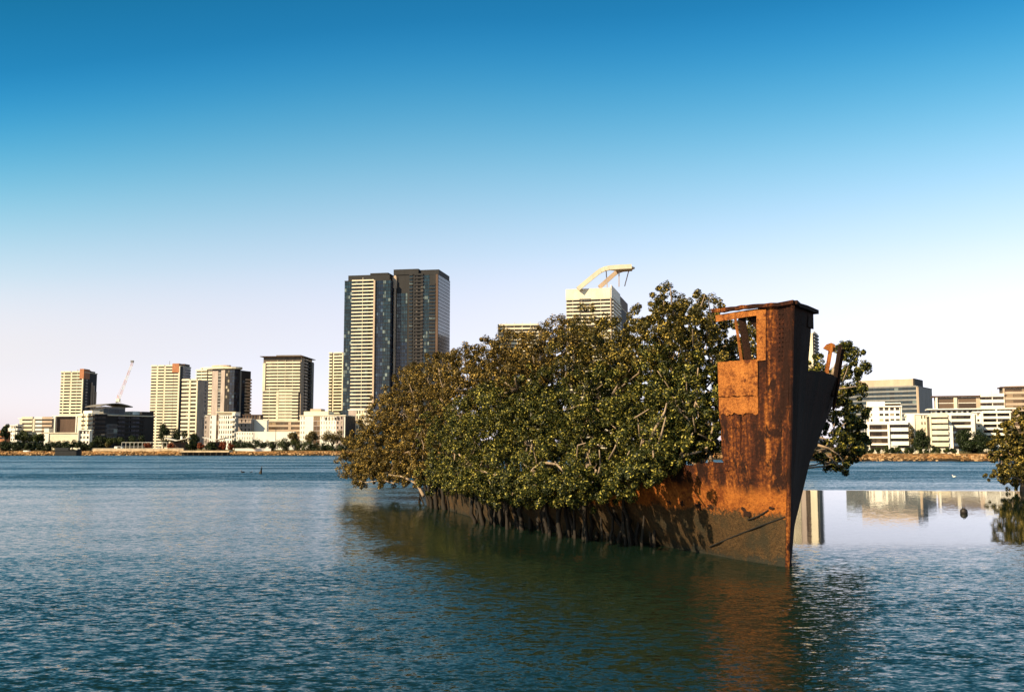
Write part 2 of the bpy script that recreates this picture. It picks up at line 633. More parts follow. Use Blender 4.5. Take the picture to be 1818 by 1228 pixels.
def far_tree(name, label, cat, px, ytop, ybot, wpx, Y, mat, group=None, n=900, leaf=.55, trunk=True, squash=1.0, low=False):
    n, leaf = int(n * 2.6), leaf * 1.15
    """a tree or shrub on the far shore"""
    x = X(px, Y)
    top, bot = Z(ytop, Y), Z(ybot, Y)
    base = min(bot, gz(x, Y)) - .1
    w = wpx / F * Y / 2
    root = thing(name, label, cat, (x, Y, base), group)
    cz0, cz1 = bot - base, top - base
    if trunk and not low:
        cz0 += (cz1 - cz0) * .18
    hh = (cz1 - cz0) / 2
    pr = max(.45, min(w, hh) * .45)
    C, Nn = [], []
    npf = int(min(60, max(8, 1.1 * w * w * hh / pr ** 3 * .5)))
    per = max(40, n // npf)
    for _ in range(npf):
        d = RNG.normal(size=3)
        d /= np.linalg.norm(d)
        d *= RNG.uniform(.25, 1.0) ** .5
        c = np.array([d[0] * (w - pr * .8), d[1] * (w - pr * .8), cz0 + hh + d[2] * (hh - pr * .75) * squash])
        q = RNG.normal(size=(per, 3))
        q /= np.linalg.norm(q, axis=1)[:, None]
        rr = pr * RNG.uniform(.45, 1.05, (per, 1)) * RNG.uniform(.75, 1.2)
        C.append(c + q * rr)
        Nn.append(q)
    me = leaves_mesh('crown' if trunk else 'foliage', np.concatenate(C), np.concatenate(Nn), leaf, leaf * .6, mat)
    place(me, 'crown' if trunk else 'foliage', root, (0, 0, 0))
    m = MB()
    m.tube([(0, 0, -.2), (.05 * w, 0, cz0 * .6), (0, .03 * w, cz0 + hh)], [.06 * w + .12, .05 * w + .08, .05], 7)
    for q in range(4):
        a = q * 1.6 + px
        m.tube([(0, 0, cz0 * .7 + .2), (math.cos(a) * w * .3, math.sin(a) * w * .3, cz0 + hh * .5), (math.cos(a) * w * .55, math.sin(a) * w * .55, cz0 + hh * 1.1)], [.05 * w + .06, .06, .03], 5)
    m.build('trunk' if trunk else 'stem', M['bark_dark'], root)
    return root


# ------------------------------------------------------------------ buildings
def kx(px):
    d = ray(px, 793)
    return d.x / d.y


class Bld:
    """a building made of flat facades; every facade gets its columns of balconies, windows, glass and piers"""
    def __init__(s, name, label, cat, D, px, group=None):
        s.D = D
        x = X(px, D)
        s.root = thing(name, label, cat, (x, D, 0), group)
        s.nwin = 0

    def corner(s, L, C, Rr, D, yaw):
        """footprint from the photo columns of its left edge, near corner and right edge"""
        a = R(yaw)
        cx, cy = kx(C) * D, D
        w = (cx - kx(L) * cy) / (math.cos(a) - kx(L) * math.sin(a))
        e1 = Vector((math.cos(a), math.sin(a), 0))
        e2 = Vector((-math.sin(a), math.cos(a), 0))
        Cc = Vector((cx, cy, 0))
        if Rr is None:
            d = w * .8
        else:
            d = (cx - kx(Rr) * cy) / (math.sin(a) + kx(Rr) * math.cos(a))
        return dict(L=Cc - e1 * w, C=Cc, w=w, d=abs(d), a=a, e1=e1, e2=e2)

    def core(s, g, z0, z1, mat, inset=.0, name='wall'):
        m = MB()
        m.box(inset, g['w'] - inset, inset, g['d'] - inset, z0, z1)
        return m.build(name, mat, s.root, g['L'] - s.root.location, g['a'])

    def block(s, g, u0, u1, v0, v1, z0, z1, mat, name):
        """box in the footprint frame (u along the front, v receding)"""
        m = MB()
        m.box(u0, u1, v0, v1, z0, z1)
        if name in ('plant_room', 'parapet', 'roof_crown', 'penthouse', 'roof_storey') and getattr(s, 'roof', None):
            return m.build(name, mat, s.roof)
        o = m.build(name, mat, s.root, g['L'] - s.root.location, g['a'])
        if name == 'roof' and not getattr(s, 'roof', None):
            s.roof = o
        return o

    def face(s, g, side, z0, z1, nfl, cols, wm, gm=None, pier=None, bal=1.3, parapet=1.25, slab=None):
        """side 0: front, 1: right-hand return. cols: (fraction0, fraction1, type)"""
        gm = gm or M['glass']
        if side == 0:
            O, ang, W = g['L'], g['a'], g['w']
        else:
            O, ang, W = g['C'], g['a'] + math.pi / 2, g['d']
        h = (z1 - z0) / nfl
        for c0, c1, ty, *opt in cols:
            x0, x1 = c0 * W, c1 * W
            loc = lambda i: (O.x - s.root.location.x, O.y - s.root.location.y, z0 + i * h)
            o = opt[0] if opt else {}
            cm = o.get('m', wm)
            f0, f1 = o.get('f', (0, nfl))
            if ty == 'W':
                MB().box(x0, x1, -o.get('out', .35), .0, f0 * h, f1 * h).build(o.get('name', 'pier'), cm, s.root, loc(0), ang)
                continue
            if ty == 'G':
                mb = MB()
                npn = max(1, int(round((x1 - x0) / o.get('pw', 2.2))))
                pw = (x1 - x0) / npn
                for i in range(f0, f1):
                    for k in range(npn):
                        mb.box(x0 + k * pw + .10, x0 + (k + 1) * pw - .10, -.14, -.02, i * h + .12, (i + 1) * h - .30)
                mb.build('curtain_wall', o.get('g', gm), s.root, loc(0), ang)
                if o.get('lines', True):
                    mb = MB()
                    for i in range(f0, f1 + 1):
                        mb.box(x0, x1, -.22, -.01, i * h - .28, i * h + .02)
                    mb.build('floor_edge', o.get('lm', cm), s.root, loc(0), ang)
                continue
            # window strip / openings
            if ty in 'BR':
                mb = MB()
                npn = max(1, int(round((x1 - x0) / o.get('pw', 2.4))))
                pw = (x1 - x0) / npn
                for k in range(npn):
                    if npn > 2 and RNG.random() < o.get('solid', .12):
                        continue
                    mb.box(x0 + k * pw + .12, x0 + (k + 1) * pw - .12, -.06, -.01, .12 if ty == 'B' else .9, h - .45)
                if not mb.v:
                    mb.box(x0 + .1, x1 - .1, -.06, -.01, .2, h - .4)
                wme = mb.mesh('window', o.get('g', gm))
                for i in range(f0, f1):
                    place(wme, 'window', s.root, loc(i), ang)
                    s.nwin += 1
            if ty == 'B':
                mb = MB()
                bd = o.get('bal', bal)
                pr = o.get('par', parapet)
                mb.box(x0, x1, -bd, 0, -.28, -.02)
                mb.box(x0, x1, -bd - .01, -bd + .14, -.30, pr)
                mb.box(x0, x0 + .14, -bd + .14, -.005, -.02, pr)
                mb.box(x1 - .14, x1, -bd + .14, -.005, -.02, pr)
                nd = int((x1 - x0) / o.get('div', 9.0))
                for k in range(1, nd + 1):
                    xm = x0 + (x1 - x0) * k / (nd + 1)
                    mb.box(xm - .12, xm + .12, -bd + .15, -.004, -.02, h - .3)
                bme = mb.mesh('balcony', cm)
                for i in range(f0, f1 + (1 if o.get('cap', True) else 0)):
                    place(bme, 'balcony', s.root, loc(i), ang)
            elif ty == 'R':
                mb = MB()
                mb.box(x0, x1, -.3, 0, -.4, .85)
                sme = mb.mesh('spandrel', cm)
                for i in range(f0, f1 + 1):
                    place(sme, 'spandrel', s.root, loc(i), ang)
            elif ty == 'P':
                nw = o.get('n', max(1, int((x1 - x0) / 3.4)))
                pw = (x1 - x0) / nw
                ww = o.get('ww', .5) * pw
                mb = MB()
                mb.box(x0, x1, -.3, 0, -.4, .9)
                ed = (pw - ww) / 2
                for k in range(nw):
                    mb.box(x0 + k * pw, x0 + k * pw + ed, -.3, 0, .9, h - .4)
                    mb.box(x0 + (k + 1) * pw - ed, x0 + (k + 1) * pw, -.3, 0, .9, h - .4)
                sme = mb.mesh('wall_panel', cm)
                wme = MB().box(-ww / 2, ww / 2, -.06, -.01, .9, h - .4).mesh('window', o.get('g', gm))
                for i in range(f0, f1):
                    place(sme, 'wall_panel', s.root, loc(i), ang)
                    for k in range(nw):
                        if s.nwin < 95:
                            q = Vector((x0 + (k + .5) * pw, 0, 0))
                            q.rotate(Matrix.Rotation(ang, 3, 'Z'))
                            l = loc(i)
                            place(wme, 'window', s.root, (l[0] + q.x, l[1] + q.y, l[2]), ang)
                            s.nwin += 1


def nfl_for(z0, z1, pitch_px, D):
    return max(2, int(round((z1 - z0) / (pitch_px / F * D))))


def simple(name, label, cat, L, C, Rr, ytop, D, yaw, pitch, front, side, wm, group=None, core=None, gm=None, pier=None, z0=2.2, roof=True, bal=1.3, ztop=None, roofm=None, over=.5):
    b = Bld(name, label, cat, D, C, group)
    g = b.corner(L, C, Rr, D, yaw)
    z1 = Z(ytop, D)
    n_ = nfl_for(z0, z1, pitch, D)
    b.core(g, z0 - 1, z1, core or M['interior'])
    if front:
        b.face(g, 0, z0, z1, n_, front, wm, gm, bal=bal)
    if side:
        b.face(g, 1, z0, z1, n_, side, wm, gm, bal=bal)
    if roof:
        b.block(g, -over, g['w'] + over, -over, g['d'] + over, z1 + .004, z1 + .55, roofm or wm, 'roof')
    b.g, b.z1 = g, z1
    return b


TG, TW = 'apartment towers on the far shore', 'apartment tower'
# -- slim cream tower, far left
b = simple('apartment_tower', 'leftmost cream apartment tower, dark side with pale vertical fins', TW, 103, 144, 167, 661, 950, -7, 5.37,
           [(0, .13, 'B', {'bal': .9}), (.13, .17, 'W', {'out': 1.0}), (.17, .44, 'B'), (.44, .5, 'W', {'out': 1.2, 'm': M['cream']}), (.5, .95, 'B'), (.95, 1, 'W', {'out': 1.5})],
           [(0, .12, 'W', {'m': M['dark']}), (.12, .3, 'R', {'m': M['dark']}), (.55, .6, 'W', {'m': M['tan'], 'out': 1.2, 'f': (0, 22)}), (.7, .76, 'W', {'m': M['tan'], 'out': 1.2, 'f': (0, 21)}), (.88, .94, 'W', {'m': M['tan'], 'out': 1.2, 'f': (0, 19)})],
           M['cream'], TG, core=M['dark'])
g = b.g
b.block(g, g['w'] * .84, g['w'] * 1.02, -1.6, 9, b.z1 - 6, b.z1 + 3.4, M['brick'], 'lift_tower')
b.block(g, g['w'] * .90, g['w'] * 1.0, 12, g['d'] * .45, b.z1, b.z1 + 2.5, M['brown'], 'plant_room')
b.block(g, g['w'] * .72, g['w'] * 1.0, g['d'] * .5, g['d'] * .85, b.z1, b.z1 + 2.0, M['brown'], 'plant_room')
# -- its twin further right
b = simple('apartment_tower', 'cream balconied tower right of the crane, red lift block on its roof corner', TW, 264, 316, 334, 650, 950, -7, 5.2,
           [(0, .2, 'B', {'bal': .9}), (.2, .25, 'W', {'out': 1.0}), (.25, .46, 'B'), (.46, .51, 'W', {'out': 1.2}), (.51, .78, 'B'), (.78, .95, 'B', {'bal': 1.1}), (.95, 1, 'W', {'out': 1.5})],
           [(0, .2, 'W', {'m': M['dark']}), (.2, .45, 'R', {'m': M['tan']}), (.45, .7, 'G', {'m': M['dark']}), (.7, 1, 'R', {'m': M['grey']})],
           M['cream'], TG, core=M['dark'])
g = b.g
b.block(g, g['w'] * .74, g['w'] * .97, -1.6, 8, b.z1 - 6, b.z1 + 2.6, M['brick'], 'lift_tower')
b.block(g, g['w'] * .9, g['w'] * 1.0, g['d'] * .4, g['d'] * .9, b.z1, b.z1 + 3.0, M['brown'], 'plant_room')
m = MB()
m.tube([(g['w'] * .55, 4, b.z1 + .5), (g['w'] * .55, 4, b.z1 + 5.5)], .2, 5)
m.build('mast', M['grey'], b.root, g['L'] - b.root.location, g['a'])
# -- narrow white building with pinkish flank
b = simple('apartment_tower', 'narrow cream block of two window columns with a plain pinkish flank', TW, 320, 349, 366, 675, 800, -12, 6.8,
           [(0, .28, 'B', {'bal': .7}), (.28, .48, 'B', {'bal': 1.0}), (.48, .58, 'W', {'out': 1.5}), (.58, .93, 'B'), (.93, 1, 'W', {'out': 1.5})],
           [(0, .58, 'W', {'m': M['pink'], 'name': 'flank_wall'}), (.58, .78, 'R', {'m': M['pink']}), (.78, 1.0, 'W', {'m': M['pink'], 'name': 'flank_wall'})],
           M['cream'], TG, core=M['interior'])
# -- rounded tower
b = simple('apartment_tower', 'faceted tower with pale disc roof, cream left edge, grey panels and dark glass right side', TW, 345, 413, 442, 656, 900, -22, 5.6,
           [(0, .3, 'B', {'bal': 1.4}), (.3, .42, 'R', {'m': M['cream']}), (.43, .58, 'W', {'m': M['pink'], 'out': .5, 'name': 'wall_panel'}), (.58, .66, 'R', {'m': M['grey']}), (.66, .76, 'W', {'m': M['pink'], 'out': .6, 'name': 'wall_panel'}), (.78, .87, 'G', {'m': M['dark'], 'g': M['glass']}), (.88, 1, 'G', {'m': M['dark'], 'g': M['glass_deep']})],
           [(0, .3, 'G', {'m': M['dark'], 'g': M['glass_deep']}), (.32, .4, 'W', {'m': M['grey'], 'out': .5}), (.4, .62, 'G', {'m': M['dark'], 'g': M['glass_deep'], 'f': (0, 22)}), (.64, 1, 'B', {'m': M['tan'], 'bal': 1.4, 'f': (0, 22)})],
           M['cream'], TG, core=M['dark'], roof=False)
g, z1 = b.g, b.z1
MB().prism([(g['w'] * .5 + g['w'] * .52 * math.cos(q), g['d'] * .34 + g['d'] * .46 * math.sin(q)) for q in np.linspace(0, 2 * math.pi, 28, endpoint=False)], z1 + 1.2, z1 + 2.9).build('roof', M['cream'], b.root, g['L'] - b.root.location, g['a'])
b.block(g, g['w'] * .12, g['w'] * .9, 2, g['d'] * .6, z1 - .5, z1 + 1.19, M['dark'], 'penthouse')
MB().prism([(g['w'] * .5 + g['w'] * .24 * math.cos(q), g['d'] * .34 + g['d'] * .2 * math.sin(q)) for q in np.linspace(0, 2 * math.pi, 20, endpoint=False)], z1 + 2.91, z1 + 5.0).build('plant_room', M['tan'], b.root, g['L'] - b.root.location, g['a'])

# -- tower with the flat overhanging roof
b = simple('apartment_tower', 'broad cream tower under a thin dark overhanging roof, balconies jutting from its dark side', TW, 464, 531, 551, 633, 900, -5, 5.72,
           [(0, .07, 'W', {'out': 1.5, 'f': (18, 27)}), (.07, .2, 'B', {'f': (18, 27), 'bal': .8}), (.2, 1, 'B', {'f': (18, 27), 'bal': 1.8}), (0, .38, 'B', {'f': (0, 18)}), (.38, .44, 'W', {'out': 1.45, 'f': (0, 18)}), (.44, .80, 'B', {'f': (0, 18), 'par': 1.75}), (.8, .96, 'B', {'f': (0, 18)})],
           [(0, .26, 'W', {'m': M['tan'], 'name': 'flank_wall', 'out': .5}), (.26, 1, 'B', {'m': M['dark'], 'bal': 1.6, 'div': 40, 'par': .5})],  # side balconies darkened, shade put into their colour
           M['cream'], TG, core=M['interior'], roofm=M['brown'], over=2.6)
g = b.g
b.block(g, g['w'] * .3, g['w'] * .95, 4, g['d'] * .8, b.z1 + .56, b.z1 + 2.0, M['roofing'], 'plant_room')
b.block(g, g['w'] + .01, g['w'] + .02 + 2.2, g['d'] * .8, g['d'] * .98, 2, b.z1 - 3, M['grey'], 'balcony_stack')
# -- slice of tower left of the dark pair
b = simple('apartment_tower', 'cream tower partly hidden behind the left dark glass tower', TW, 582, 612, 622, 627, 980, -14, 5.6,
           [(0, .2, 'B', {'bal': 1.6}), (.24, .3, 'W', {'out': 1.0}), (.3, .8, 'B', {'par': 1.2}), (.8, .86, 'W', {'out': 1.5}), (.86, 1, 'B')], [(0, 1, 'W', {'m': M['tan']})], M['cream'], TG, core=M['interior'], over=.2)

# -- the pair of dark glass towers
DG = 'pair of tall dark glass towers'
b = simple('glass_tower', 'left tower of the dark glass pair, a ladder of cream balcony bands down its front', 'glass tower', 607, 690, 707, 497, 850, -11, 6.4,
           [(0, .17, 'G', {'m': M['dark'], 'pw': 1.8}), (.17, .645, 'B', {'m': M['cream'], 'bal': 1.5, 'par': .8, 'div': 14}), (.645, .68, 'W', {'m': M['tan'], 'out': 1.8}),
            (.69, .84, 'G', {'m': M['dark'], 'g': M['glass_deep']}), (.84, .90, 'G', {'m': M['dark'], 'g': M['glass_blue'], 'pw': 1.4}), (.90, 1, 'G', {'m': M['dark']})],
           [(0, 1, 'G', {'m': M['dark'], 'g': M['glass_deep']})], M['dark'], DG, core=M['dark'], gm=M['glass_blue'], roofm=M['dark'], over=.1)
g = b.g
b.block(g, g['w'] * .07, g['w'] * .97, .8, g['d'] - 1, b.z1 + .56, b.z1 + 5.2, M['dark'], 'roof_crown')
b.block(g, g['w'] * .55, g['w'] * .94, .6, g['d'] - 3, b.z1 + 5.21, b.z1 + 6.6, M['dark'], 'plant_room')
b = simple('glass_tower', 'right tower of the dark glass pair, deep blue glass and a pink left edge', 'glass tower', 697, 776, 797, 487, 850, -11, 6.4,
           [(0, .045, 'W', {'m': M['tan'], 'out': 1.6}), (.06, .30, 'G', {'m': M['dark'], 'g': M['glass_deep'], 'pw': 1.7, 'f': (0, 30)}), (.06, .30, 'G', {'m': M['dark'], 'pw': 1.7, 'f': (30, 44)}), (.34, .42, 'B', {'m': M['dark'], 'bal': .9}), (.44, .47, 'W', {'m': M['dark'], 'out': 1.2}),
            (.47, .66, 'B', {'m': M['dark'], 'bal': 1.2, 'g': M['glass_brown']}), (.66, .80, 'G', {'m': M['dark'], 'pw': 1.5}), (.80, .94, 'B', {'m': M['dark'], 'bal': 1.0, 'f': (8, 46), 'g': M['glass_blue']}), (.95, 1, 'W', {'m': M['brown'], 'out': 1.0})],
           [(0, 1, 'G', {'m': M['dark'], 'g': M['glass_deep']})], M['dark'], DG, core=M['dark'], gm=M['glass_blue'], roofm=M['dark'], over=.1)
g = b.g
b.block(g, g['w'] * -.02, g['w'] * .55, -.6, g['d'] - 2, b.z1 + .56, b.z1 + 5.4, M['dark'], 'roof_crown')
b.block(g, g['w'] * .56, g['w'] * 1.0, 1.5, g['d'] - 2, b.z1 + .56, b.z1 + 4.6, M['dark'], 'roof_crown')
b.block(g, g['w'] * -.04, g['w'] * .06, -1.2, 5, b.z1 - 11, b.z1 - 1, M['tan'], 'corner_panel')

# -- roof edge and framed tower seen over the mangroves
b = simple('apartment_block', 'flat cream roof edge just showing above the mangrove crowns', 'apartment block', 884, 957, 970, 577, 900, -6, 6.6,
           [(0, 1, 'B')], [(0, 1, 'W', {'m': M['tan']})], M['cream'], None, core=M['interior'])
b = simple('apartment_tower', 'cream tower crowned by a slanting open roof frame, rising behind the mangroves', TW, 1007, 1088, 1117, 530, 900, -14, 6.6,
           [(0, .3, 'B', {'par': 1.2}), (.3, .56, 'R', {'m': M['cream']}), (.56, .98, 'B', {'par': 1.2}), (.98, 1.0, 'W', {'m': M['tan'], 'out': 1.5})],
           [(0, .48, 'B', {'m': M['white'], 'bal': 1.6}), (.5, 1, 'W', {'m': M['dark'], 'name': 'flank_wall'})], M['cream'], None, core=M['interior'])
g, z1 = b.g, b.z1
b.block(g, -.3, g['w'] * 1.0, -1.4, g['d'] * .45, z1 + .56, Z(511, 900), M['cream'], 'parapet')
b.block(g, g['w'] * .98, g['w'] + .4, -1.4, g['d'] * .5, z1 + .57, Z(506, 900), M['white'], 'parapet')
b.block(g, g['w'] * .9, g['w'] + .3, g['d'] * .5, g['d'], z1 + .56, Z(509, 900), M['brown'], 'parapet')
fr = MB()


def fb(pl, Yd, w, h, mat, name):
    m_ = MB()
    for (a0, b0), (a1, b1) in zip(pl[:-1], pl[1:]):
        m_.beam(P(a0, b0, 900 + Yd) - b.root.location, P(a1, b1, 900 + Yd) - b.root.location, w, h)
    return m_.build(name, mat, b.root)


fb([(1026, 513), (1040, 501.5), (1052, 491.5), (1060, 485), (1066, 480.8), (1073, 477.6), (1081, 475.8), (1090, 475), (1104, 474.2), (1121, 473.4)], 3, 4.0, 4.0, M['cream'], 'roof_beam')
fb([(1064, 510), (1080, 496), (1090, 487), (1097, 481.5), (1106, 478.6), (1122, 477.2)], 20, 4.0, 3.8, M['tan'], 'roof_beam')
pl_ = MB()
pr_ = [P(a_, b_, 900 + d_) - b.root.location for a_, b_, d_ in ((1072, 477, 3), (1122, 474, 3), (1127, 475.5, 12), (1122, 477.5, 21), (1098, 480, 21))]
k_ = len(pr_)
pl_.v += [tuple(q + Vector((0, 0, .6))) for q in pr_] + [tuple(q - Vector((0, 0, .9))) for q in pr_]
pl_.f += [tuple(range(k_)), tuple(range(2 * k_ - 1, k_ - 1, -1))] + [(i, k_ + i, k_ + (i + 1) % k_, (i + 1) % k_) for i in range(k_)]
pl_.m += [0] * (k_ + 2)
pl_.build('roof_canopy', M['tan'], b.root)
for a0, b0, a1, b1, dd in ((1076, 478, 1078, 510, 5), (1099, 477, 1099, 509, 6), (1117, 478, 1109, 508, 20)):
    fb([(a0, b0), (a1, b1)], dd, .9, .9, M['pink'], 'strut')
# -- pale tower behind the bow
b = simple('apartment_tower', 'pale stepped tower glimpsed right of the black bow side', TW, 1396, 1449, 1457, 592, 900, -24, 6.0,
           [(0, .45, 'B'), (.45, .62, 'W', {'m': M['pink'], 'out': .5}), (.62, .78, 'R', {'m': M['brown']}), (.78, 1.0, 'W', {'m': M['cream'], 'out': 1.6, 'name': 'flank_wall'})],
           [(0, 1, 'B', {'m': M['grey'], 'bal': 1.5})], M['cream'], None, core=M['interior'])
g = b.g
b.block(g, g['w'] * .3, g['w'] * .68, 2, 10, b.z1, Z(582, 900), M['tan'], 'plant_room')

# -- low and middle blocks along the left shore
LB = 'low apartment blocks along the left shore'
AB = 'apartment block'
b = simple('apartment_block', 'low orange brick block at the left edge behind dark shrubs', AB, -22, 10, 17, 767, 560, -8, 8.0, [(0, .55, 'R', {'m': M['brick']}), (.55, 1, 'B', {'m': M['brick']})], [(0, 1, 'P', {'m': M['brick'], 'n': 2})], M['brick'], LB)
b = simple('apartment_block', 'small white block stepping down left of the flat-roofed one', AB, 7, 26, 37, 756, 640, -12, 6.5, [(0, .6, 'W', {'out': .3, 'name': 'flank_wall'}), (.6, 1, 'P', {'n': 2})], [(0, 1, 'B')], M['white'], LB)
b = simple('apartment_block', 'cream block with long recessed balconies under a flat thin roof', AB, 34, 92, 99, 743, 650, -5, 7.2, [(0, .08, 'W', {'out': 1.0}), (.08, .42, 'B', {'bal': 1.8}), (.42, .48, 'W', {'out': 1.6}), (.48, .7, 'B', {'m': M['white']}), (.7, 1, 'B', {'m': M['tan'], 'bal': 1.2})], [(0, 1, 'P', {'n': 2})], M['cream'], LB, roofm=M['white'], over=1.2)
b = simple('apartment_block', 'white framed block with tall narrow bays below the leftmost tower', AB, 97, 137, 141, 739, 640, -5, 7.2,
           [(0, .05, 'W', {'out': 2.0}), (.05, .2, 'P', {'n': 1, 'f': (0, 4)}), (.24, .4, 'P', {'n': 1, 'f': (0, 4)}), (.44, .6, 'P', {'n': 1, 'f': (0, 4)}), (.62, .66, 'W', {'m': M['brick'], 'out': .5, 'f': (0, 4)}), (.66, .93, 'G', {'g': M['glass_brown'], 'f': (0, 4)}), (.95, 1, 'W', {'out': 2.0})], [(0, 1, 'W', {'m': M['white']})], M['white'], LB, core=M['brown'], roofm=M['white'], over=1.6)
b = simple('apartment_block', 'low cream podium with a row of small square windows above the dark shrubs', AB, 78, 137, 140, 769, 590, -4, 9.0,
           [(0, .12, 'P', {'n': 1}), (.12, .7, 'P', {'n': 9, 'f': (0, 1)}), (.7, 1, 'W', {'f': (0, 1), 'name': 'flank_wall'})], None, M['cream'], LB, core=M['cream'])
b.block(b.g, 0, b.g['w'] * .14, -.5, 5, 2, Z(760, 590), M['white'], 'stair_tower')
b = simple('apartment_block', 'white cube with six square dark openings left of the dark building', AB, 139, 160, 162, 764, 560, -6, 8.2, [(0, .06, 'W', {'out': 1.2}), (.06, .94, 'P', {'n': 3, 'ww': .62}), (.94, 1, 'W', {'out': 1.2})], [(0, 1, 'W')], M['white'], LB, core=M['brown'], over=.6)
# -- office-like building, shade of its right side put into dark colours
b = simple('apartment_block', 'wide building with the shade of its right side put into dark colours, cream balconies round its left corner', AB, 137, 163, 271, 737, 590, -42, 7.6,
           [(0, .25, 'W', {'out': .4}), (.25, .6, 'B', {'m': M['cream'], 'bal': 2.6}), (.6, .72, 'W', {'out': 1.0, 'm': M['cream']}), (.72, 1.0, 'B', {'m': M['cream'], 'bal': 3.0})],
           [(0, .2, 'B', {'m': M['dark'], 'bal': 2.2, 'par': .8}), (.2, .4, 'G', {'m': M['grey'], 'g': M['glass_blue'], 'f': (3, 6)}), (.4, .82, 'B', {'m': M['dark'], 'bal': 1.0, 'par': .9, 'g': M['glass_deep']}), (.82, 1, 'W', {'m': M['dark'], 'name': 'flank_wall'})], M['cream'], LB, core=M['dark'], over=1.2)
g = b.g
b.block(g, 3, g['w'] - 3, g['d'] * .68, g['d'] * .80, b.z1 + .56, b.z1 + 3.2, M['white'], 'stair_tower')
b.block(g, 2, g['w'] - .2, g['d'] * .80, g['d'] * 1.0, b.z1 + .56, b.z1 + 3.0, M['dark'], 'plant_room')
pv = MB()
pvx0, pvx1 = g['d'] * .16, g['d'] * .58
pv.prism([(3, pvx0 + 2), (g['w'] - 3, pvx0 + 2), (g['w'] - 3, pvx1 - 1), (3, pvx1 - 1)], b.z1 + .57, b.z1 + 5.5)
pv.build('roof_pavilion', M['grey'], b.root, g['L'] - b.root.location, g['a'])
pv = MB()
for i in range(6):
    f0, f1 = i / 6, (i + 1) / 6
    za, zb = b.z1 + 5.6 + 1.8 * math.sin(math.pi * f0), b.z1 + 5.6 + 1.8 * math.sin(math.pi * f1)
    pv.beam((g['w'] * .5, pvx0 - 2 + (pvx1 - pvx0 + 4) * f0, za), (g['w'] * .5, pvx0 - 2 + (pvx1 - pvx0 + 4) * f1, zb), g['w'] + 1, .5)
pv.build('pavilion_roof', M['roofing'], b.root, g['L'] - b.root.location, g['a'])
for i in range(4):
    a_ = pvx0 + 3 + i * (pvx1 - pvx0 - 6) / 3
    MB().box(g['w'] - 2.98, g['w'] - 2.9, a_ - 1.6, a_ + 1.6, b.z1 + 1.5, b.z1 + 4.2).build('pavilion_window', M['glass_blue'], b.root, g['L'] - b.root.location, g['a'])
MB().box(g['w'] * .2, g['w'] * .8, pvx0 - 5, pvx0 - .5, b.z1 + .56, b.z1 + 3.0).build('canopy', M['white'], b.root, g['L'] - b.root.location, g['a'])

# -- white and grey blocks in the middle
b = simple('apartment_block', 'white five storey block with a framed top floor, right of the pinkish flank', AB, 362, 417, 421, 737, 610, -4, 8.4,
           [(0, .09, 'P', {'n': 1, 'm': M['pink']}), (.09, .17, 'W', {'m': M['pink']}), (.17, .26, 'P', {'n': 1, 'ww': .4}), (.26, .38, 'W', {'name': 'flank_wall'}), (.38, .46, 'G', {'m': M['brown'], 'g': M['glass_brown']}), (.46, .74, 'P', {'n': 4, 'ww': .42}), (.74, .9, 'P', {'n': 2, 'ww': .5}), (.9, .98, 'B', {'m': M['white'], 'bal': .7})],
           [(0, 1, 'W', {'m': M['grey']})], M['white'], LB, core=M['white'], roof=False)
g = b.g
b.block(g, g['w'] * .42, g['w'] * .9, 1.2, 8, b.z1 - .3, b.z1 + 1.6, M['cream'], 'penthouse')
b.block(g, g['w'] * .36, g['w'] * 1.0, -.5, 9, b.z1 + 1.61, b.z1 + 2.2, M['cream'], 'roof')
b.block(g, g['w'] * .9, g['w'] * 1.0, -.4, 8, b.z1 - .3, b.z1 + 1.6, M['white'], 'penthouse')
b = simple('apartment_block', 'pinkish grey block with small dark windows beside the white five storey block', AB, 418, 445, 449, 744, 625, -4, 8.2, [(0, 1, 'P', {'n': 4, 'ww': .34})], [(0, 1, 'W', {'m': M['grey']})], M['pink'], LB, core=M['pink'])
b = simple('apartment_block', 'plain white windowless block below the broad tower', AB, 446, 473, 475, 746, 630, -4, 20, [(0, 1, 'W', {'name': 'flank_wall'})], [(0, 1, 'W')], M['white'], LB, core=M['white'])
b = simple('apartment_block', 'low block with a brown ribbon of windows, under the broad tower', AB, 474, 536, 539, 748, 640, -3, 8.0, [(0, .6, 'R', {'m': M['tan'], 'g': M['glass_brown'], 'pw': 3.0}), (.6, .68, 'W', {'m': M['tan']}), (.68, .95, 'R', {'m': M['tan'], 'g': M['glass_brown']}), (.95, 1, 'W', {'m': M['white']})], None, M['tan'], LB, core=M['interior'], roofm=M['cream'])
b = simple('apartment_block', 'long low white terrace with small windows in front of the ribbon-windowed block', AB, 419, 522, 525, 766, 570, -2, 8.5, [(0, .3, 'P', {'n': 7, 'ww': .25}), (.3, .6, 'W', {'name': 'flank_wall', 'f': (0, 1)}), (.3, .98, 'P', {'n': 11, 'ww': .34, 'f': (1, 2)}), (.6, .98, 'W', {'name': 'flank_wall', 'f': (0, 1)})], None, M['white'], LB, core=M['white'], roof=False)
b = simple('apartment_block', 'big white block with terraced top floor and square dark loggias, left of the grey flank', AB, 532, 612, 629, 738, 620, -10, 8.6,
           [(0, .12, 'P', {'n': 2, 'ww': .3}), (.12, .3, 'W', {'name': 'flank_wall'}), (.3, .45, 'G', {'m': M['pink'], 'g': M['glass_brown'], 'pw': 2.8}), (.45, .8, 'P', {'n': 6, 'ww': .22}), (.8, .97, 'P', {'n': 2, 'm': M['pink'], 'ww': .4})],
           [(0, 1, 'W', {'m': M['dark'], 'name': 'flank_wall'})], M['white'], LB, core=M['white'], roofm=M['cream'])
g = b.g
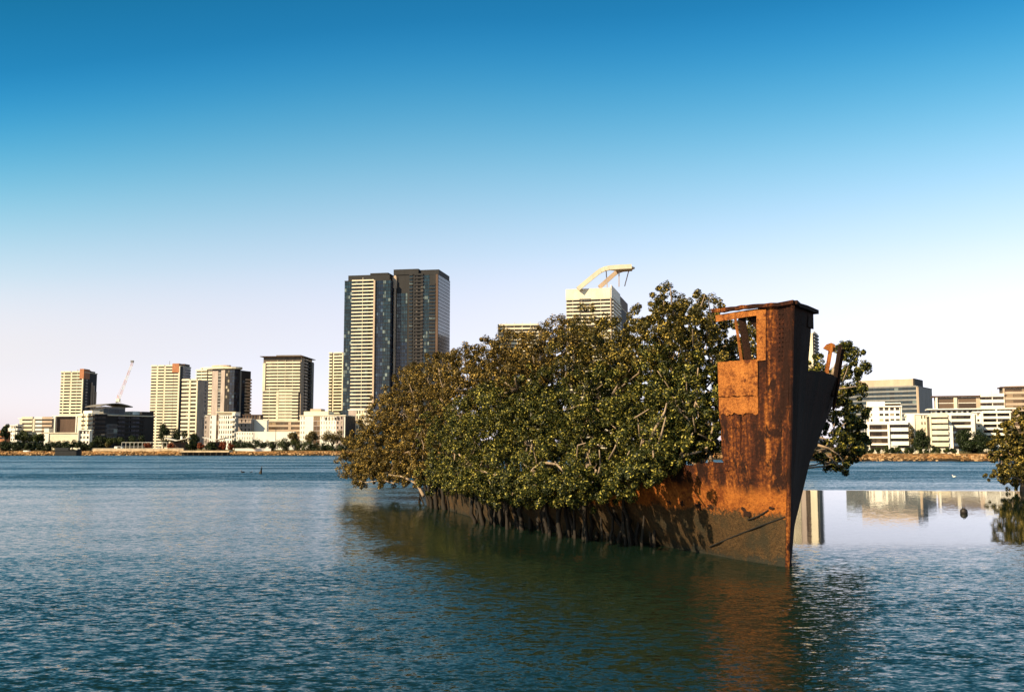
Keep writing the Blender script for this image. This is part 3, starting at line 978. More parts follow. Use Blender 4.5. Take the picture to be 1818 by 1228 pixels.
b.block(g, g['w'] * .05, g['w'] * .6, 2, 12, b.z1 + .56, b.z1 + 3.0, M['cream'], 'penthouse')
for i in range(5):
    b.block(g, g['w'] * (.56 + .07 * i), g['w'] * (.60 + .07 * i), -.45, .0, b.z1 - 2.6, b.z1 - .8, M['glass'], 'window')
b.block(g, g['w'] * .18, g['w'] * .42, 3, 10, b.z1 + 3.01, b.z1 + 4.6, M['tan'], 'plant_room')
b = simple('apartment_block', 'cream block half hidden behind the leftmost mangrove leaves', AB, 618, 662, 668, 728, 640, -8, 8.2, [(0, .3, 'W', {'m': M['pink'], 'name': 'flank_wall'}), (.3, .62, 'P', {'n': 3}), (.62, 1, 'B')], None, M['cream'], LB, core=M['white'], roofm=M['white'])
b = simple('apartment_block', 'low brown brick block seen in the gap left of the broad tower', AB, 430, 462, 466, 737, 760, -4, 8.2, [(0, 1, 'P', {'n': 6})], None, M['brown'], LB, core=M['brown'])

# -- right hand shore
b = simple('office_building', 'long grey banded office with pale top storey and blue shaded end', 'office building', 1500, 1633, 1658, 686, 700, -35, 8.0,
           [(0, .985, 'R', {'m': M['grey'], 'pw': 3.0, 'solid': .02}), (.985, 1, 'W', {'m': M['tan']})], [(0, .04, 'W', {'m': M['tan'], 'out': .6}), (.04, 1, 'W', {'m': M['grey'], 'name': 'flank_wall'})], M['grey'], None, core=M['dark'], gm=M['glass_blue'])
g = b.g
zt = Z(671.5, 700)
b.block(g, g['w'] * .2, g['w'] * .94, 1.5, g['d'] * .62, b.z1 + .56, zt, M['tan'], 'roof_storey')
b.block(g, g['w'] * .94 + .01, g['w'] * .96, 1.5, g['d'] * .62, b.z1 + .56, zt + .2, M['dark'], 'roof_storey')

RB = 'pale apartments along the right shore'
b = simple('apartment_block', 'white stepped apartments with glass balconies, directly right of the leaning mangrove', AB, 1541, 1616, 1622, 752, 400, -20, 11.0,
           [(0, .05, 'W', {'out': 1.0}), (.05, .48, 'B', {'par': .5, 'g': M['glass_brown'], 'bal': 2.0}), (.48, .53, 'W', {'out': 2.0}), (.53, .62, 'B'), (.62, .97, 'B', {'bal': 1.6})], [(0, 1, 'W')], M['white'], RB, core=M['interior'])
g = b.g
b.block(g, g['w'] * .5, g['w'] * .97, .5, 7, b.z1 + .56, Z(749, 400), M['white'], 'parapet')
z2, z3 = Z(741, 420), Z(733, 420)
b2 = simple('apartment_block', 'upper white storeys with a row of dark penthouse windows, above the stepped balconies', AB, 1540, 1602, 1606, 722, 440, -20, 9.5,
            [(0, .2, 'P', {'n': 2}), (.2, .36, 'W', {'name': 'flank_wall'}), (.36, .98, 'P', {'n': 4, 'ww': .72})], [(0, 1, 'W')], M['white'], RB, core=M['interior'])
g = b2.g
b2.block(g, g['w'] * .02, g['w'] * .55, 1, 9, b2.z1 + .56, Z(712, 440), M['white'], 'stair_tower')
b2.block(g, g['w'] * .55, g['w'] * .98, 1.5, 9, b2.z1 + .56, Z(716, 440), M['interior'], 'penthouse')
b2.block(g, g['w'] * .53, g['w'] * 1.0, -.5, 9.5, Z(716, 440) + .004, Z(714.5, 440), M['white'], 'roof')
b = simple('apartment_block', 'plain white wall end and small windows behind the middle dark shore tree', AB, 1612, 1652, 1657, 736, 410, -20, 10.0,
           [(0, .35, 'W', {'name': 'flank_wall', 'out': .6}), (.35, .6, 'W', {'out': .2, 'm': M['cream'], 'name': 'flank_wall'}), (.6, 1, 'P', {'n': 3, 'm': M['cream'], 'ww': .4})], None, M['white'], RB, core=M['white'])
b = simple('apartment_block', 'cream five storey stack with dark loggias and a white stair tower beside it', AB, 1652, 1684, 1690, 739, 390, -18, 10.2,
           [(0, .08, 'W', {'out': 1.4}), (.08, .4, 'B', {'bal': 1.2}), (.4, 1, 'B', {'bal': 1.8})], None, M['cream'], RB, core=M['interior'])
b.block(b.g, b.g['w'] * 1.02, b.g['w'] * 1.26, -1, 5, 2, Z(755, 390), M['white'], 'stair_tower')
b = simple('apartment_block', 'white apartments with bronze glazing behind the big round dark tree', AB, 1686, 1732, 1738, 736, 400, -18, 10.0,
           [(0, .1, 'W', {'out': 1.6}), (.1, .85, 'B', {'g': M['glass_brown'], 'bal': 1.6, 'par': .8}), (.85, 1, 'W', {'out': 1.8})], None, M['white'], RB, core=M['interior'], over=1.0)
b = simple('apartment_block', 'white block with deep dark balconies above and right of the big round tree', AB, 1735, 1795, 1800, 732, 410, -18, 9.6,
           [(0, .14, 'P', {'n': 1}), (.14, .2, 'W', {'out': 2.0}), (.2, 1, 'B', {'bal': 3.0, 'par': .7})], None, M['white'], RB, core=M['dark'], over=.8)
b = simple('apartment_block', 'bronze-glazed upper storey with a long thin dark roof', AB, 1664, 1786, 1790, 703, 470, -18, 11.0,
           [(0, .03, 'W', {'m': M['white'], 'out': 1.0}), (.03, .27, 'G', {'m': M['white'], 'g': M['glass_brown'], 'pw': 6}), (.27, .32, 'W', {'m': M['cream'], 'out': .8}), (.34, .6, 'G', {'m': M['white'], 'g': M['glass_brown'], 'pw': 6}), (.6, .66, 'W', {'m': M['tan']}), (.66, 1, 'B', {'m': M['white'], 'g': M['glass_brown'], 'bal': 2.2})], None, M['tan'], RB, core=M['tan'], roofm=M['brown'], over=1.4)
b = simple('apartment_block', 'white slab-roofed terrace row with dark square windows in front of the bronze storey', AB, 1655, 1800, 1806, 726, 440, -18, 9.2,
           [(0, .98, 'P', {'n': 15, 'ww': .62, 'f': (4, 8)})], None, M['white'], RB, core=M['interior'], roofm=M['white'], over=1.6)
b = simple('apartment_block', 'taller brown-banded block with dark flat roof at the right edge', AB, 1785, 1850, 1858, 687, 500, -18, 10.5,
           [(0, .05, 'W', {'m': M['tan'], 'out': .6}), (.05, 1, 'R', {'m': M['tan'], 'g': M['glass_brown'], 'pw': 4})], None, M['tan'], RB, core=M['interior'], roofm=M['brown'], over=1.0)

# ------------------------------------------------------------------ tower crane behind the dark building
cr_ = thing('tower_crane', 'thin red and white luffing crane raised against the sky between two cream towers', 'crane', P(212, 735, 800))
c0 = cr_.location


def lattice(name, a, c, w, mats, seg):
    a, c = Vector(a), Vector(c)
    t_ = (c - a).normalized()
    sd = t_.cross(Vector((0, 1, 0))).normalized() * w / 2
    fw = Vector((0, 1, 0)) * w / 2
    m_ = MB()
    n_ = seg
    for i in range(n_):
        p0, p1 = a.lerp(c, i / n_), a.lerp(c, (i + 1) / n_)
        mi = (i // 3) % 2
        for s0 in ((sd + fw), (sd - fw), (-sd + fw), (-sd - fw)):
            m_.beam(p0 + s0, p1 + s0, .13, .13, mi)
        m_.beam(p0 + sd - fw, p1 - sd - fw, .09, .09, mi)
        m_.beam(p0 - sd + fw, p1 + sd + fw, .09, .09, mi)
        m_.beam(p0 + sd + fw, p1 + sd - fw, .09, .09, mi)
    return m_.build(name, mats, cr_)


lattice('mast', Vector((0, 0, -6)), P(212, 712, 800) - c0, 1.8, [M['steel_white'], M['steel_white']], 12)
lattice('jib', P(211, 709, 800) - c0, P(236, 641, 800) - c0, 1.3, [M['steel_white'], M['crane_red']], 24)
MB().box(-1.4, 1.2, -1.2, 1.2, 0, 2.4).build('cab', M['steel_white'], cr_, P(210, 713, 800) - c0)
m = MB()
m.beam(P(212, 711, 800) - c0, P(206, 714, 800) - c0, 2.0, .8)
m.box(-1.4, 1.4, -1.2, 1.2, -1.6, .6)
m.build('counterweight', M['grey'], cr_)
m = MB()
m.beam(P(212, 711, 800) - c0, P(209, 701, 800) - c0, .4, .4)
m.beam(P(206, 714, 800) - c0, P(209, 701, 800) - c0, .3, .3)
m.tube([P(209, 701, 800) - c0, P(230, 655, 800) - c0], .08, 4)
m.build('frame', M['crane_red'], cr_)
m = MB()
m.box(-1.2, 1.0, -.8, .8, -1.0, .6)
m.build('jib_head', M['grey'], cr_, P(235, 641, 800) - c0)

# ------------------------------------------------------------------ trees and shrubs on the far shore
HD = 'dark hedge shrubs along the left shore'
for i, px in enumerate(range(2, 168, 8)):
    far_tree('shrub', 'dark rounded shrub in the hedge above the left bank, below the low pale blocks', 'shrub', px + RNG.uniform(-2, 2), 782 + RNG.uniform(-3, 2), 803, 22, 479.5 + RNG.uniform(-1, 1.5), M['leaf_dark'], HD, 420, .5, trunk=False)
LT = 'trees along the left shore'
for px, yt, yb, w, mt, lab in (
        (45, 762, 792, 40, 'leaf_mid', 'bushy green tree before the flat-roofed cream block at far left'),
        (70, 768, 790, 22, 'leaf_mid', 'small green tree just left of the cream podium'),
        (8, 750, 790, 16, 'leaf_dark', 'dark tree top beyond the orange brick block at the left edge'),
        (290, 748, 796, 26, 'leaf_dark', 'dark upright tree in front of the cream tower right of the crane'),
        (318, 756, 794, 34, 'leaf_dark', 'broad dark tree beside the foot of the narrow cream block'),
        (345, 768, 794, 20, 'leaf_dark', 'dark tree behind the right pale butterfly roof'),
        (523, 764, 794, 26, 'leaf_tan', 'tan olive tree before the ribbon-windowed block'),
        (552, 765, 796, 26, 'leaf_tan', 'tan olive tree left of the widest one'),
        (590, 758, 796, 40, 'leaf_tan', 'widest tan olive tree, covering the base of the big white block'),
        (618, 772, 798, 26, 'leaf_tan', 'tan olive tree beside the leftmost mangrove leaves'),
        (640, 768, 800, 24, 'leaf_mid', 'green tree mostly behind the leftmost mangrove leaves'),
        (178, 772, 796, 30, 'leaf_dark', 'low dark tree at the left foot of the dark building'),
        (205, 774, 796, 30, 'leaf_mid', 'low dull green tree in the middle before the dark building'),
        (240, 770, 796, 34, 'leaf_dark', 'low dark tree at the right foot of the dark building'),
        (192, 780, 798, 12, 'leaf_tan', 'little tan tree left of the white van')):
    far_tree('tree', lab, 'tree', px, yt, yb, w * 1.15, 505 + RNG.uniform(-6, 8), M[mt], LT, 1000, .55, low=(mt == 'leaf_dark'))
GB = 'green and dark bushes along the left shore'
for px, yt, yb, w, mt, lab in (
        (508, 776, 800, 36, 'leaf_mid', 'bright green mounded bush, left end of the green row'),
        (540, 782, 802, 34, 'leaf_mid', 'green bush second from the left in the green row'),
        (570, 783, 802, 34, 'leaf_dark', 'dark green bush in the middle of the green row'),
        (598, 786, 803, 32, 'leaf_dark', 'dark green bush at the right end of the green row'),
        (478, 782, 800, 30, 'leaf_dark', 'dark bush just left of the bright green mound'),
        (450, 779, 798, 36, 'leaf_dark', 'dark bush above the low white shore wall'),
        (425, 780, 798, 30, 'leaf_dark', 'dark bush right of the red shrubs'),
        (338, 784, 800, 26, 'leaf_dark', 'dark bush between the pale butterfly roofs'),
        (376, 785, 800, 20, 'leaf_dark', 'dark bush between the red shrubs')):
    far_tree('bush', lab, 'bush', px, yt - 1, yb + 3, w * 1.25, 484 + RNG.uniform(-2, 3), M[mt], GB, 800, .5, trunk=False)
RS = 'rust red shrubs along the left shore'
for px, yt, yb, w, lab in ((264, 784, 797, 17, 'rounded rust red shrub by the pale seawall, leftmost of the red ones'), (357, 784, 798, 16, 'rounded rust red shrub under the right butterfly roof'), (396, 783, 798, 18, 'rust red shrub, left of the close pair'), (411, 785, 799, 18, 'rust red shrub, right of the close pair'), (303, 784, 798, 14, 'dull red shrub under the left butterfly roof')):
    far_tree('shrub', lab, 'shrub', px, yt, yb, w, 484, M['leaf_red'], RS, 600, .45, trunk=False)
# right shore
RT = 'trees on the right shore'
far_tree('tree', 'big round very dark tree on the right shore before the white apartments', 'tree', 1731, 755, 807, 84, 300, M['leaf_dark'], RT, 4200, .4, low=True)
far_tree('tree', 'dark pointed tree between two white apartment blocks on the right shore', 'tree', 1638, 757, 802, 38, 305, M['leaf_dark'], RT, 2000, .36, low=True)
far_tree('tree', 'slim tan green tree beside the white wall end on the right shore', 'tree', 1619, 752, 798, 12, 310, M['leaf_tan'], RT, 600, .32)
far_tree('tree', 'dark tree behind the leaning mangrove at the left end of the right shore', 'tree', 1524, 770, 808, 40, 300, M['leaf_dark'], RT, 1200, .36, low=True)
far_tree('tree', 'green tree behind the bushy mangrove at the right edge', 'tree', 1792, 755, 808, 44, 305, M['leaf_mid'], RT, 1500, .36, low=True)
for i, px in enumerate(list(range(1548, 1696, 12))):
    far_tree('shrub', 'low clipped shrub in the garden hedge along the right shore', 'shrub', px + RNG.uniform(-2, 2), 792 + RNG.uniform(-3, 2), 807, 14, 293 + RNG.uniform(-.5, .5), M['leaf_mid' if i % 3 else 'leaf_dark'], 'garden hedge shrubs on the right shore', 260, .3, trunk=False)
far_tree('shrub', 'pale flowering shrub at the right foot of the big round dark tree', 'shrub', 1753, 795, 806, 13, 291, M['leaf_pale'], None, 420, .3, trunk=False)

# ------------------------------------------------------------------ shore furniture


def slabbox(name, label, cat, px0, px1, y0, y1, Y, dep, mat, part=None, kind=None):
    r = thing(name, label, cat, (X((px0 + px1) / 2, Y), Y, Z(y1, Y)))
    w = (X(px1, Y) - X(px0, Y)) / 2
    return r, w, Z(y0, Y) - Z(y1, Y)


r, w, h_ = slabbox('seawall', 'long pale sandstone seawall along the left bank below the dark building', 'seawall', 164, 326, 795.5, 801.5, 479, 1, None)
m = MB()
for i in range(24):
    m.box(-w + i * w / 12 + .04, -w + (i + 1) * w / 12 - .04, 0, 1.2, -.6, h_ - .25 + RNG.uniform(-.05, .05))
m.build('blockwork', M['wall_stone'], r)
MB().box(-w, w, -.1, 1.3, h_ - .2, h_).build('coping', M['cream'], r)
r, w, h_ = slabbox('seawall', 'short white shore wall under the dark bushes right of the red pair', 'seawall', 417, 481, 795.5, 800.5, 480, 1, None)
MB().box(-w, w, 0, 1.0, -.5, h_ - .2).build('blockwork', M['white'], r)
MB().box(-w - .1, w + .1, -.1, 1.1, h_ - .19, h_).build('coping', M['white'], r)
r, w, h_ = slabbox('jetty', 'flat pale jetty with dark piles at the waterline, right of the long seawall', 'jetty', 322, 408, 799.5, 803, 466, 1, None)
MB().box(-w, w, -1, 5, .1, h_).build('deck', M['wall_stone'], r)
for i in range(9):
    m = MB()
    m.tube([(-w + .6 + i * (2 * w - 1.2) / 8, -.6, .09), (-w + .6 + i * (2 * w - 1.2) / 8, -.6, -2.5)], .28, 7)
    m.build('pile', M['timber_dark'], r)
MB().box(-w + .3, w - .3, 1, 1.3, -1.6, .08).build('fascia', M['timber_dark'], r)
for px, py, lab in ((315, 779, 'pale butterfly roofed shelter, left one beside the dark trees'), (382, 778, 'pale butterfly roofed shelter, right one above the red shrubs')):
    r = thing('shelter', lab, 'shelter', (X(px, 486), 486, 2.2), 'park shelters on the left shore')
    zt = Z(py, 486) - 2.2
    w = 20 / F * 486
    m = MB()
    m.beam((-w, 0, zt + .5), (0, 0, zt - .9), 6, .22)
    m.beam((.02, 0, zt - .9), (w, 0, zt + .4), 6, .22)
    m.build('roof', M['white'], r)
    for i in (-.8, -.25, .25, .8):
        m = MB()
        m.tube([(w * i, 0, 0), (w * i, 0, zt - 1.0 + abs(i) * 1.2)], .14, 6)
        m.build('post', M['dark_metal'], r)
    MB().box(-w * .8, w * .8, 2.2, 2.4, 0, zt - 1.6).build('back_wall', M['brown'], r)
    MB().box(w * .2, w * .34, .5, 1.6, zt - .4, zt + 1.4).build('chimney', M['white'], r)
for px, col, lab, cat in ((212, 'car_white', 'small white van parked behind the long seawall', 'van'), (283, 'car_white', 'white car parked between two red shrubs behind the seawall', 'car')):
    van = cat == 'van'
    r = thing('parked_van' if van else 'parked_car', lab, cat, (X(px, 483), 483, 2.15))
    L_, H_ = (2.2, 2.1) if van else (2.2, 1.45)
    m = MB()
    prof = [(-L_, .35), (L_, .35), (L_, .95), (L_ * .75, 1.1), (L_ * .5, H_), (-L_ * .95, H_), (-L_, 1.2)] if van else [(-L_, .35), (L_, .35), (L_, .8), (L_ * .5, .95), (L_ * .25, H_), (-L_ * .5, H_), (-L_ * .85, .95), (-L_, .9)]
    nn = len(prof)
    m.v += [(x, -.9, z) for x, z in prof] + [(x, .9, z) for x, z in prof]
    m.f += [tuple(range(nn)), tuple(range(2 * nn - 1, nn - 1, -1))] + [(i, nn + i, nn + (i + 1) % nn, (i + 1) % nn) for i in range(nn)]
    m.m += [0] * (nn + 2)
    m.build('body', M[col], r)
    MB().box(-L_ * .3, L_ * .45, -.93, -.905, 1.0, H_ - .15).build('window', M['glass'], r)
    for sx_ in (-1, 1):
        m = MB()
        m.tube([(sx_ * L_ * .6, -.95, .33), (sx_ * L_ * .6, -.7, .33)], .33, 12)
        m.build('wheel', M['rubber'], r)
r = thing('fence', 'thin pale rail fence behind the seawall, broken by a red shrub', 'fence', (X(245, 487), 487, 2.15))
w0, w1 = X(216, 487) - r.location.x, X(296, 487) - r.location.x
zt = Z(785, 487) - 2.15
m = MB()
m.beam((w0, 0, zt), (w1, 0, zt), .12, .16)
m.beam((w0, 0, zt * .5), (w1, 0, zt * .5), .06, .08)
m.build('rail', M['steel_white'], r)
for i in range(12):
    MB().box(-.06, .06, -.06, .06, 0, zt - .1).build('post', M['steel_white'], r, (w0 + (w1 - w0) * i / 11, 0, 0))
# dark barge against the bank, with pale gear on deck
r = thing('moored_barge', 'dark flat barge against the left bank with pale gear heaped on its deck', 'barge', (X(121, 465), 465, 0))
w = 23 / F * 465
m = MB()
m.prism([(-w, 0), (-w + 1.2, -2.2), (w - 1.2, -2.2), (w, 0), (w - .6, 2.4), (-w + .6, 2.4)], -.4, 2.2)
m.build('hull', M['dark_metal'], r)
MB().prism([(-w - .1, 0), (-w + 1.1, -2.35), (w - 1.1, -2.35), (w + .1, 0), (w - .5, 2.5), (-w + .5, 2.5)], 2.204, 2.45).build('gunwale', M['dark_metal'], r)
MB().box(-w * .9, w * .1, -1.2, 1.6, 2.46, 3.6).build('deckhouse', M['dark_metal'], r)
m = MB()
for i in range(7):
    q = w * .25 + i * .62
    m.lathe([(.1, 0), (.42, .15), (.5, .5), (.3, .85), (.06, .95)], (q, RNG.uniform(-1.4, .4), 2.45 + RNG.uniform(0, .35)), 8)
m.build('deck_gear', M['cream'], r)
r = thing('dinghy', 'small pale dinghy hauled out on the bank left of the barge', 'dinghy', (X(48, 476), 476, 1.6))
m = MB()
prof = [(-1.5, .5), (-.8, .75), (.6, .8), (1.3, .55), (1.8, 0), (1.3, -.55), (.6, -.8), (-.8, -.75), (-1.5, -.5)]
m.prism(prof, 0, .65)
m.build('hull', M['car_white'], r)
MB().prism([(x * .86, y * .8) for x, y in prof], .651, .72).build('seat', M['cream'], r)
# lamp post on the right shore
r = thing('street_lamp', 'slim pale lamp post with a round white globe right of the leaning mangrove', 'street lamp', (X(1536.5, 292), 292, 2.0))
zt = Z(746, 292) - 2.0
m = MB()
m.tube([(0, 0, 0), (0, 0, zt - .2)], [.10, .06], 7)
m.build('post', M['steel_white'], r)
m = MB()
m.lathe([(.05, -.38), (.28, -.25), (.36, 0), (.28, .25), (.05, .36)], (0, 0, zt), 10)
m.build('globe', M['steel_white'], r, smooth=True)
for px, yt, lab in ((358, 742, 'tall dark lamp post before the pinkish flank of the narrow cream block'), (413, 750, 'tall dark lamp post at the right end of the white five storey block'), (489, 762, 'dark lamp post before the long low white terrace')):
    r = thing('street_lamp', lab, 'street lamp', (X(px, 498), 498, 2.1), 'tall lamp posts on the left shore')
    zt = Z(yt, 498) - 2.1
    m = MB()
    m.tube([(0, 0, 0), (0, 0, zt)], [.16, .10], 7)
    m.build('post', M['dark_metal'], r)
    MB().box(-.9, .9, -.25, .25, zt + .01, zt + .28).build('lamp_head', M['dark_metal'], r)
# rip-rap along both banks
m = MB()
for xr in np.concatenate([RNG.uniform(-330, -60, 1500), RNG.uniform(70, 190, 900)]):
    yr = float(np.interp(xr, sx, sy)) + RNG.uniform(.2, 5.5)
    zr = float(np.interp(yr - np.interp(xr, sx, sy), [0, .5, 3, 5], [0, .15, 1.0, 1.75]))
    q = RNG.uniform(.18, .55)
    b0 = len(m.v)
    for dx, dy, dz in ((-1, -1, -.5), (1, -1, -.5), (1, 1, -.5), (-1, 1, -.5), (-.6, -.6, .6), (.6, -.6, .7), (.6, .6, .6), (-.6, .6, .7)):
        m.v.append((xr + dx * q * RNG.uniform(.7, 1.2), yr + dy * q * RNG.uniform(.7, 1.2), zr + dz * q))
    m.f += [(b0, b0 + 3, b0 + 2, b0 + 1), (b0 + 4, b0 + 5, b0 + 6, b0 + 7), (b0, b0 + 1, b0 + 5, b0 + 4), (b0 + 1, b0 + 2, b0 + 6, b0 + 5), (b0 + 2, b0 + 3, b0 + 7, b0 + 6), (b0 + 3, b0, b0 + 4, b0 + 7)]
    m.m += [0] * 6
M['rock'] = glassy('bank_rock', (.16, .09, .04), (.52, .33, .17), .45, .95, .1)
tag(m.build('rocks', M['rock']), 'orange brown rocks strewn along the far banks', kind='stuff')
# garden wall, white kiosk
r, w, h_ = slabbox('garden_wall', 'low cream garden wall with piers along the right shore path', 'garden wall', 1546, 1700, 797, 805, 296, 1, None)
MB().box(-w, w, 0, .3, -.4, h_ * .7).build('panel', M['cream'], r)
for i in range(19):
    MB().box(-.28, .28, -.12, .42, -.4, h_).build('pier', M['white'], r, (-w + i * w / 9, 0, 0))
r, w, h_ = slabbox('kiosk', 'small plain white kiosk by the garden hedge on the right shore', 'kiosk', 1584, 1592, 790, 804, 294.5, 1, None)
MB().box(-w, w, -.8, .8, -.3, h_ - .2).build('body', M['white'], r)
MB().box(-w - .12, w + .12, -.92, .92, h_ - .196, h_).build('roof', M['white'], r)
MB().box(-w * .5, w * .5, -.83, -.80, 0, h_ - .6).build('door', M['cream'], r)

# ------------------------------------------------------------------ birds, pile and float on the water


def bird(name, label, px, py, Y, size, mat, upright=False, z=0.0, head=1, group=None):
    r = thing(name, label, 'bird', (X(px, Y), Y, z), group)
    m = MB()
    if upright:
        pts, rad = [(0, 0, 0), (.02, 0, .12), (.05, 0, .28), (.04, 0, .44), (.0, 0, .56), (.02, 0, .66), (.05, 0, .70)], [.05, .11, .13, .10, .05, .045, .05]
    else:
        pts, rad = [(-.36, 0, .10), (-.22, 0, .08), (0, 0, .08), (.16, 0, .10), (.22, 0, .20), (.24, 0, .32), (.28, 0, .36)], [.02, .11, .15, .11, .06, .045, .05]
    m.tube([(x * size * head, y * size, z_ * size) for x, y, z_ in pts], [q * size for q in rad], 10)
    m.build('body', mat, r, smooth=True)
    m = MB()
    e = pts[-1]
    m.tube([(e[0] * size * head, 0, e[2] * size), ((e[0] + .14) * size * head, 0, (e[2] - .01) * size)], [.03 * size, .006 * size], 6)
    m.build('bill', M['orange'], r)
    for sy_ in (-1, 1):
        m = MB()
        if upright:
            m.tube([(.04 * size * head, sy_ * .10 * size, .44 * size), (-.02 * size, sy_ * .13 * size, .25 * size), (-.10 * size * head, sy_ * .06 * size, .02 * size)], [.03 * size, .06 * size, .02 * size], 6)
        else:
            m.tube([(.12 * size * head, sy_ * .10 * size, .12 * size), (-.08 * size * head, sy_ * .14 * size, .14 * size), (-.34 * size * head, sy_ * .05 * size, .13 * size)], [.03 * size, .06 * size, .02 * size], 6)
        m.build('wing', mat, r, smooth=True)
    return r


Yp = 4 * F / (840 - 793)
r = thing('mooring_pile', 'dark leaning timber pile in the open water, a bird perched on it', 'pile', (X(464, Yp), Yp, 0))
m = MB()
m.tube([(0, 0, -1), (.05, 0, .55)], [.17, .15], 9)
m.build('post', M['timber_dark'], r)
m = MB()
m.tube([(-.28, .05, -1), (-.12, 0, .30)], [.11, .09], 7)
m.build('brace', M['timber_dark'], r)
bird('cormorant', 'dark cormorant perched upright on the timber pile', 465, 833, Yp, .75, M['feather_dark'], True, .55)
Yb = 4 * F / (838 - 793)
bird('cormorant', 'larger of two dark birds swimming left of the timber pile, neck raised', 432, 837, Yb, .95, M['feather_dark'], False, -.02, -1)
bird('cormorant', 'smaller dark bird swimming between the raised-neck bird and the pile', 447, 838, Yb, .6, M['feather_dark'], False, -.02, 1)
Yg = 4 * F / (846 - 793)
bird('gull', 'white gull resting on the blue water before the right shore', 1692, 843, Yg, .9, M['feather_white'], False, -.02, -1)
Yf_ = 4 * F / (909 - 793)
r = thing('float', 'dark round weathered float on the mirror calm water at right', 'float', (X(1706, Yf_), Yf_, 0))
m = MB()
m.lathe([(.03, -.16), (.14, -.12), (.21, 0), (.225, .10), (.19, .22), (.10, .30), (.04, .32)], (0, 0, 0), 14)
m.build('body', M['rubber'], r, smooth=True)
m = MB()
m.tube([(-.05, 0, .30), (-.04, 0, .38), (.04, 0, .38), (.05, 0, .30)], .015, 6)
m.build('ring', M['dark_metal'], r)

# ------------------------------------------------------------------ the wreck
BX, BY = X(1391, 34.0), 34.0
LIST = .047
Dv, Sv = Vector((-.2, .98, 0)).normalized(), Vector((-.98, -.2, 0)).normalized()


def lerp_tab(tab, t):
    return float(np.interp(t, [a for a, _ in tab], [b for _, b in tab]))


WS = [(0, .04), (2.4, .66), (8.6, 1.75), (15, 4.2), (24.5, 6.5), (36, 7.2), (44, 6.8), (48, 4.8), (50, 3)]
DS = [(0, .05), (.5, .42), (1.2, .92), (2.4, 1.52), (5, 2.7), (8.6, 4.1), (15, 6.1), (24, 7.3), (44, 7.2), (48, 5.2), (50, 3.4)]
WP = [(0, .05), (.3, .24), (.6, .42), (1.5, .92), (3.5, 1.75), (8, 3.0), (15, 4.2), (44, 5), (50, 2)]
DP = [(0, .05), (.4, .42), (1.2, .90), (2.0, 1.45), (3.5, 2.55), (6, 3.85), (10, 4.8), (44, 5), (50, 3)]
TOPS = [(0, 3.45), (2.5, 3.45), (5, 3.3), (9, 2.9), (20, 1.8), (44, 1.3), (50, 1.4)]
TOPP = [(0, 8.8), (1.05, 8.7), (1.2, 6.75), (3.2, 6.75), (4.6, 6.7), (6, 5.2), (9, 3.6), (20, 2.6), (50, 2)]


def bs(t, z):
    w, d = lerp_tab(WS, t), lerp_tab(DS, t)
    if z < 0:
        return w * (1 + .12 * z)
    return w + (d - w) * min(1, z / 3.4) ** .85 + (.03 * min(t, 3) * (z - 3.4) if z > 3.4 else 0)


def bp(t, z):
    w, d = lerp_tab(WP, t), lerp_tab(DP, t)
    if z < 0:
        return w * (1 + .12 * z)
    return w + (d - w) * min(1, z / 3.2) ** .9 + (.085 * min(t, 5) * (z - 3.2) if z > 3.2 else 0)


def S(t, b, z):
    return Vector((BX, BY, 0)) + Dv * t + Sv * b + Vector((LIST * z, 0, z))


def star(t, z, out=0.0):
    return S(t, bs(t, z) + out, z)


def port(t, z, out=0.0):
    return S(t, -bp(t, z) - out, z)


def proj(p):
    v = p - Vector((0, 0, CAM_H))
    c, s = math.cos(PITCH), math.sin(PITCH)
    dep, up = v.y * c + v.z * s, -v.y * s + v.z * c
    return 909 + F * v.x / dep, 614 - F * up / dep


def inv(px, py, surf=star, t0=0.0, t1=30.0):
    """(t, z) of the hull point seen at a photo pixel"""
    def at(t):
        z = 3.0
        for _ in range(8):
            q = proj(surf(t, z))
            z += (q[1] - py) * surf(t, z).y / F
        return z, proj(surf(t, z))[0]
    a, b = t0, t1
    for _ in range(40):
        m = (a + b) / 2
        if at(m)[1] > px:
            a = m
        else:
            b = m
    m = (a + b) / 2
    return m, at(m)[0]


def sheet(mb, ts, zs_of, fn, keep=None, dent=.02, nv=20):
    b0 = len(mb.v)
    for t in ts:
        z0, z1 = zs_of(t)
        for j in range(nv + 1):
            z = z0 + (z1 - z0) * j / nv
            d = dent * (math.sin(t * 2.9 + z * 1.3) + math.sin(t * 5.3 - z * 2.1 + 1) * .6)
            mb.v.append(tuple(fn(t, z, d if t > .15 else 0)))
    for i in range(len(ts) - 1):
        for j in range(nv):
            z0, z1 = zs_of(ts[i])
            if keep and not keep((ts[i] + ts[i + 1]) / 2, z0 + (z1 - z0) * (j + .5) / nv):
                continue
            mb.f.append((b0 + i * (nv + 1) + j, b0 + (i + 1) * (nv + 1) + j, b0 + (i + 1) * (nv + 1) + j + 1, b0 + i * (nv + 1) + j + 1))
            mb.m.append(0)
    return mb


def solid(o, th):
    m = o.modifiers.new("thickness", 'SOLIDIFY')
    m.thickness = th
    m.offset = 0
    return o


def nz(t, k=1.0):
    return math.sin(t * 3.1 * k) * .5 + math.sin(t * 7.7 * k + 1.3) * .3 + math.sin(t * 17.3 * k + .4) * .2


